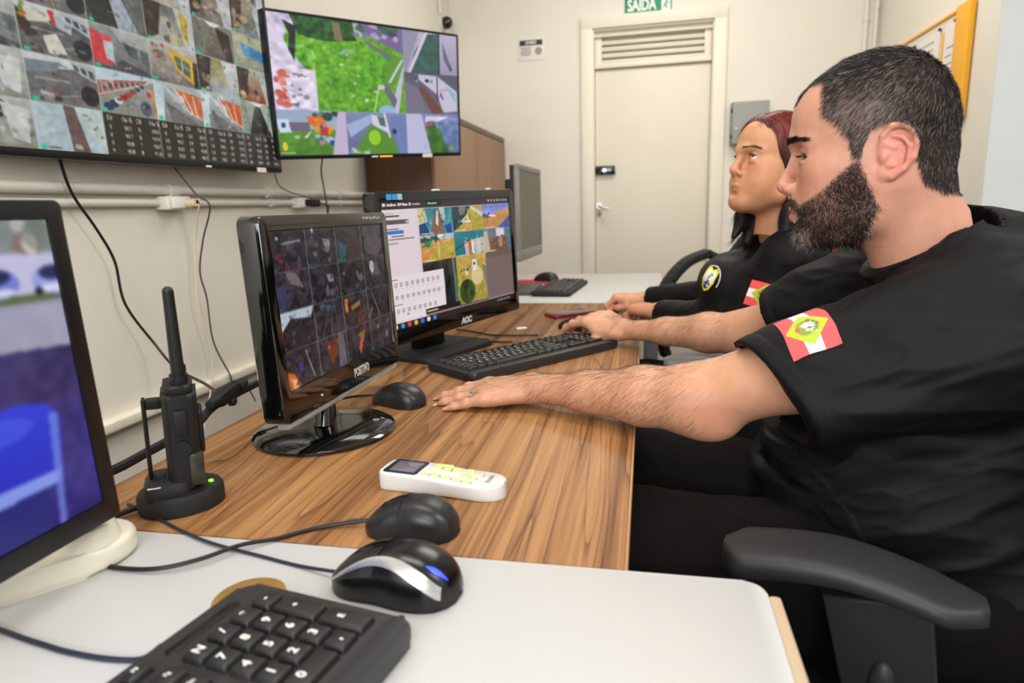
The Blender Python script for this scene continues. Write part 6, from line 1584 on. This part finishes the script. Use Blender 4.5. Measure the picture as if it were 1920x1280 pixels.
# brows and lashes
ayh = np.abs(Vh[:,1]); E1 = (Vh[:,0] > .055)*np.exp(-((Vh[:,2]-(.0215+.22*np.clip(ayh-.012,0,.022)-.30*np.maximum(ayh-.036,0)))/.0022)**4)*sstep(.054-ayh, 0, .004)*sstep(ayh, .012, .016)
pr, qi = scatter(Vh, Qh, E1, 700); nr = Nh[Qh[qi,0]]; sg = np.sign(pr[:,1])
d_ = hair_dirs(pr, nr, np.stack([-.5+0*sg, sg, .1+0*sg], 1), .15)
strands('eyebrows', pr@RW3s+HW-WO, d_@RW3s, .005, .00022, wom, hair_m, None, np.tile(lin((70,46,38)), (len(pr),1)), 2)
ls = np.array([(.0805+.0147*math.sqrt(max(0,1-(t_*.80)**2)), s*.0315+t_*.0125, .0085-.003*t_*t_) for s in (1,-1) for t_ in np.linspace(-1,1,50)])
d_ = np.stack([np.full(len(ls), .9), np.sign(ls[:,1])*.2, np.full(len(ls), .25)], 1)
strands('eyelashes', ls@RW3s+HW-WO, d_@RW3s, .006, .00022, wom, hair_m, None, np.tile(lin((26,18,14)), (len(ls),1)), 2)
# hair: a solid shaped mass with strands over it
f = Field((-.13,-.115,-.26), (.125,.115,.165), .0030)
f.ell((.004,0,.046), (.096,.084,.086), k=.02); f.ell((-.035,0,.0), (.075,.084,.09), k=.04); f.ell((.045,-.01,.062), (.052,.066,.048), k=.02)
for s in (1,-1): f.chain([(-.02,s*.070,.03),(-.035,s*.072,-.04),(-.03,s*.070,-.12),(-.015,s*.078,-.19)], [.034,.032,.030,.018], .03)
f.chain([(-.07,0,.0),(-.085,0,-.09),(-.085,0,-.19)], [.06,.05,.035], .04)
f.chain([(.01,-.076,.02),(.004,-.074,-.06),(.012,-.076,-.13),(.030,-.074,-.185)], [.022,.020,.018,.007], .02)
f.ell((.060,0,.0), (.058,.0685,.094), k=.012, op='-')             # the face stays free
f.cone((.02,0,-.02), (.0,0,-.25), .058, .056, .01, op='-'); f.ell((.085,0,-.12), (.085,.062,.11), k=.008, op='-')
Vv, Qv = f.mesh(); Vv = relax(Vv, Qv, 2); Nv = normals(Vv, Qv)
lock = vnoise(np.stack([Vv[:,0]*60, Vv[:,1]*60, Vv[:,2]*9], 1), 2); Vv = Vv+Nv*(lock*.0022)[:,None]
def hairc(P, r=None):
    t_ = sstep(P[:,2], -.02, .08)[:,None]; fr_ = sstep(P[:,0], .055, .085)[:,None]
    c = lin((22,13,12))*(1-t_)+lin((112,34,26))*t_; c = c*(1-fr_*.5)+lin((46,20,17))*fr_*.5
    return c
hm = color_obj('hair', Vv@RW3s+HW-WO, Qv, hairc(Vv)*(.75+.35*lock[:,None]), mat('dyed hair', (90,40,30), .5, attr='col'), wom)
pr, qi = scatter(Vv, Qv, np.ones(len(Vv)), 9000); nr = Nv[Qv[qi,0]]
flow = np.stack([-.45*sstep(pr[:,2], .0, .08)-.02, np.sign(pr[:,1])*.75*sstep(pr[:,2], .05, .11), -np.ones(len(pr))*.9], 1)
d_ = hair_dirs(pr, nr, flow, .06)+RNG.normal(size=pr.shape)*.06
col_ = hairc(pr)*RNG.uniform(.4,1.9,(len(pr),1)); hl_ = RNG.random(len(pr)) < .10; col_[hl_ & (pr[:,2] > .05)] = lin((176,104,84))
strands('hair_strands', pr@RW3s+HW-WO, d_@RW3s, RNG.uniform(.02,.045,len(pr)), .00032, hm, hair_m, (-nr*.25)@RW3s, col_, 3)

# jacket
f = Field((-.03,1.34,.50), (.62,2.14,1.10), .0040)
f.ell((.335,1.69,.84), (.150,.175,.155), k=.05); f.ell((.22,1.635,.875), (.095,.10,.085), k=.05); f.ell((.22,1.77,.87), (.09,.09,.08), k=.05)
f.ell((.31,1.69,.68), (.175,.185,.16), k=.06); f.ell((.38,1.69,.58), (.17,.20,.12), k=.05)
f.cone((.325,1.55,.955), (.345,1.68,.985), .058, .058, .04); f.cone((.32,1.83,.96), (.345,1.68,.985), .058, .058, .04)
f.cone(WLS, WLE, .072, .056, .03); f.cone(WLE, (.048,1.790,.786), .056, .036, .03)
f.cone(WRS, WRE, .070, .056, .03); f.cone(WRE, (.012,2.047,.792), .056, .038, .03)
f.cone((.320,1.672,1.02), (.335,1.68,.965), .064, .080, .025)
f.cut((.262,1.65,.992), (-.62,-.10,.80), .003, lo=(.16,1.56,.95), hi=(.50,1.80,1.10))
f.cone((.300,1.650,1.10), (.332,1.68,.985), .052, .064, .004, op='-')
f.apply(lambda X, Y, Z: (DZ+.0008-Z)+0*X+0*Y, (-.03,1.34,.728), (-.018,2.14,.80), .002, '^')
f.cut((.044,1.796,.786), (-.58,.80,-.05), .002, lo=(-.03,1.70,.72), hi=(.09,1.90,.86)); f.cone((.02,1.83,.783), (.07,1.76,.788), .031, .031, .004, op='-')
f.cut((.004,2.050,.790), (-.90,.44,-.05), .002, lo=(-.03,1.98,.72), hi=(.06,2.14,.86)); f.cone((-.02,2.062,.787), (.04,2.03,.793), .031, .031, .004, op='-')
Vs, Qs = f.mesh(); Vs = relax(Vs, Qs, 2, .5); Ns = normals(Vs, Qs)
Vs = folds(Vs, Ns, .0032, (14,14,9), 13); Vs = folds(Vs, Ns, .0026, (10,10,24), 18)
jk = color_obj('jacket', Vs-WO, Qs, None, fabw, wom)
bvw = BVHTree.FromPolygons([Vector(v) for v in Vs.tolist()], Qs.tolist())
flag_patch(jk, (.262,1.515,.868), (-.30,-.92,.22), (.25,-.05,.97), .074, .056, bvw, WO)
# round crest on the chest: yellow edged shield and a white arc of lettering
def crest(parent, origin, out, top, size, bv, off):
    n = 72; A = Art(n, n, (18,18,20)); al = np.zeros((n, n), bool)
    sh = [(.22,.20),(.36,.12),(.5,.2),(.64,.12),(.78,.20),(.80,.55),(.68,.80),(.5,.92),(.32,.80),(.20,.55)]
    A.poly(sh, (226,214,40)); A.poly([(.5+(a-.5)*.78, .52+(b-.52)*.80) for a, b in sh], (226,224,222)); A.blobs(7, (.34,.3,.66,.66), [(30,30,34),(60,60,70),(150,150,150)], .03,.06, 3); A.poly([(.32,.62),(.68,.62),(.6,.8),(.5,.84),(.38,.8)], (36,44,110)); A.blobs(4, (.36,.6,.64,.74), [(220,220,230)], .02,.04, 5)
    for k in range(26):
        a = math.radians(-35+k*5.6-90); A.ell(.5+.46*math.cos(a), .5+.44*math.sin(a), .022, .022, (214,212,208))
    lum = A.a.max(2) > .1
    out = Vector(out).normalized(); top = Vector(top); top = (top-out*top.dot(out)).normalized(); rt = top.cross(out); o = Vector(origin); V = []
    for j in range(n):
        for i in range(n):
            p = o+rt*(i/(n-1)-.5)*size+top*(.5-j/(n-1))*size; hit = bv.ray_cast(p+out*.1, -out)
            V.append((hit[0]+out*.0012 if hit[0] is not None else p)-Vector(off))
    V = np.array([tuple(v) for v in V]); idx = np.arange((n-1)*n).reshape(n-1, n)[:, :-1].ravel(); Q = np.stack([idx, idx+n, idx+n+1, idx+1], 1)
    Q = Q[lum.ravel()[Q].any(1)]; used = np.unique(Q); mp = np.full(n*n, -1); mp[used] = np.arange(len(used))
    me = npmesh('crest', V[used], mp[Q]); a = np.clip(A.a.reshape(-1,3)[used], 0, 1); set_color(me, a**2.2); link('crest', me, MATS['printed flag'], parent)
crest(jk, (.152,1.60,.900), (-.50,-.80,.25), (.35,-.1,.93), .074, bvw, WO)
ob = MB().tube([(.425,1.60,.965),(.44,1.64,.972),(.445,1.70,.972),(.42,1.76,.965)], .012, n=10)
ob.build('orange_strap', mat('orange band', (214,96,26), .6), wom, loc=tuple(-WO))
# her trousers
f = Field((-.14,1.48,.0), (.60,1.92,.68), .008)
for yy, ky in ((1.60,1.60),(1.78,1.80)):
    f.cone((.42,yy,.55), (.0,ky,.58), .095, .072, .04); f.cone((.0,ky,.575), (-.02,ky,.09), .068, .05, .03)
Vt, Qt = f.mesh(); Vt = relax(Vt, Qt, 2); color_obj('trousers', Vt-WO, Qt, None, trou, wom)
for ky in (1.60,1.80):
    f = Field((-.24,ky-.07,-.005), (.07,ky+.07,.14), .005)
    f.cone((.0,ky,.05), (-.14,ky,.036), .038, .036, .03, up=(0,0,1), flat=.8); f.cone((-.02,ky,.06), (-.02,ky,.12), .042, .040, .02)
    f.apply(lambda X, Y, Z: (.001-Z)+0*X+0*Y, (-9,-9,-.1), (9,9,.2), .002, '^')
    Vb, Qb = f.mesh(); color_obj('shoe', Vb-WO, Qb, None, blkm, wom)

# ================================================================= CHAIRS
padm = mat('armrest polyurethane', (40,40,42), .5, noise=(30,.15), bump=(1400,.00012)); padg = mat('grey armrest pad', (150,148,144), .45, noise=(30,.1))
seatm = mat('black seat fabric', (8,8,9), .85, noise=(60,.3), bump=(900,.0003))
def office_chair(loc, rotz, label, arms=True, pad=padm, padz=.695, armx=-.17, army=.30, loop=False, back_tilt=.12):
    """faces -x before rotation"""
    t = thing('office_chair', loc, label, 'chair', 'office chairs', rot=(0,0,rotz))
    MB().slab(rrect(.48,.48,.09), .40, .455, .022, 4).build('seat', seatm, t)
    MB().slab(rrect(.44,.52,.08), -.03, .03, .02, 4, M=Matrix.Translation((.30,0,.78)) @ Matrix.Rotation(PI/2-back_tilt,4,'Y') @ Matrix.Rotation(PI/2,4,'Z') @ Matrix.Rotation(PI/2,4,'Z')).build('backrest', seatm, t)
    MB().tube([(.12,0,.39),(.30,0,.40),(.335,0,.55),(.335,0,.75)], .016, n=12).build('back_support', blkm, t)
    MB().cyl((0,0,.10),(0,0,.40),.026,n=20).box((0,0,.385),(.22,.16,.03),.006).build('gas_column', blkm, t)
    b = MB()
    for k in range(5):
        a = 2*PI*k/5+.3; b.tube([(0,0,.11),(.15*math.cos(a),.15*math.sin(a),.095),(.29*math.cos(a),.29*math.sin(a),.07)], (.022,.014), n=10)
    b.build('star_base', blkm, t)
    for k in range(5):
        a = 2*PI*k/5+.3; MB().cyl((.29*math.cos(a)-.02*math.sin(a),.29*math.sin(a)+.02*math.cos(a),.03),(.29*math.cos(a)+.02*math.sin(a),.29*math.sin(a)-.02*math.cos(a),.03),.028,n=18).build('caster', rubber, t)
    for s in (-1,1):
        if loop:
            prof = [(-.20,.47),(-.235,.60),(-.215,.74),(-.13,.845),(-.03,.885)]
            me = MB(); P = smooth_path([(x, s*army, z) for x, z in prof], 6)
            for p, q in zip(P, P[1:]):
                d = q-p; me.box((p+q)/2, (.030,.075,d.length*1.2), .004, rot=Vector((0,0,1)).rotation_difference(d).to_matrix().to_4x4())
            me.tube([(-.03,s*army,.88),(.10,s*army,.80),(.16,s*army,.62),(.12,s*army*.8,.43)], .018, n=10)
            me.build('arm_loop', pad, t); continue
        # pad: long, thick in front, arched, seen from the side like a blade
        sec = MB(); b = bmesh.new(); rows = []; n = 26
        for i in range(n+1):
            u = i/n; x = armx-.125+.255*u; zt = padz+.014*math.sin(PI*min(1,u*1.15))-.030*max(0,(u-.45))**1.35*1.0; th = .032*(1-.45*u)+.004; w_ = .044*min(1, (.35+u*9))*min(1, (.25+(1-u)*5))**.7
            rr = []
            for k in range(18):
                a = 2*PI*k/18; c, sn = math.cos(a), math.sin(a); rr.append(b.verts.new((x, s*army+w_*math.copysign(abs(c)**.5, c), zt-th/2+th/2*math.copysign(abs(sn)**.5, sn))))
            rows.append(rr)
        for p, q in zip(rows, rows[1:]):
            for k in range(18): b.faces.new((p[k], p[(k+1)%18], q[(k+1)%18], q[k]))
        b.faces.new(rows[0][::-1]); b.faces.new(rows[-1])
        MB()._add(b).build('armrest_pad', pad, t, auto=60)
        M = Matrix.Translation((armx+.035,s*army,padz-.03)) @ Matrix.Rotation(math.radians(-8),4,'Y')
        MB().slab([(-.030,-.26),(.045,-.26),(.050,.0),(-.055,.0)], -.014, .014, .005, 3, M=M @ Matrix.Rotation(PI/2,4,'X')).build('arm_post', blkm, t)
        MB().box((armx+.10,s*(army-.06),.40), (.06,.16,.02), .005).build('arm_bracket', blkm, t)
        k_ = MB().sphere((0,0,0), .017, (.8,.7,1.6), 18).build('height_button', padm, t); k_.location = (armx+.045,-abs(army)*1-.014 if s < 0 else army+.014,padz-.125)
    return t
office_chair((.37,.965,0), math.radians(-16), 'office chair of the bearded man, dark blade shaped armrest in the foreground', padz=.692, armx=-.077, army=.30)
office_chair((.40,1.69,0), math.radians(-4), 'office chair of the woman, grey armrest pad under the forearm of the man', pad=padg, padz=.735, armx=-.22, army=.235, back_tilt=.05)
office_chair((.36,2.46,0), math.radians(20), 'empty office chair at the far white desk, curved black arm standing up', loop=True, army=.27, pad=blkm)
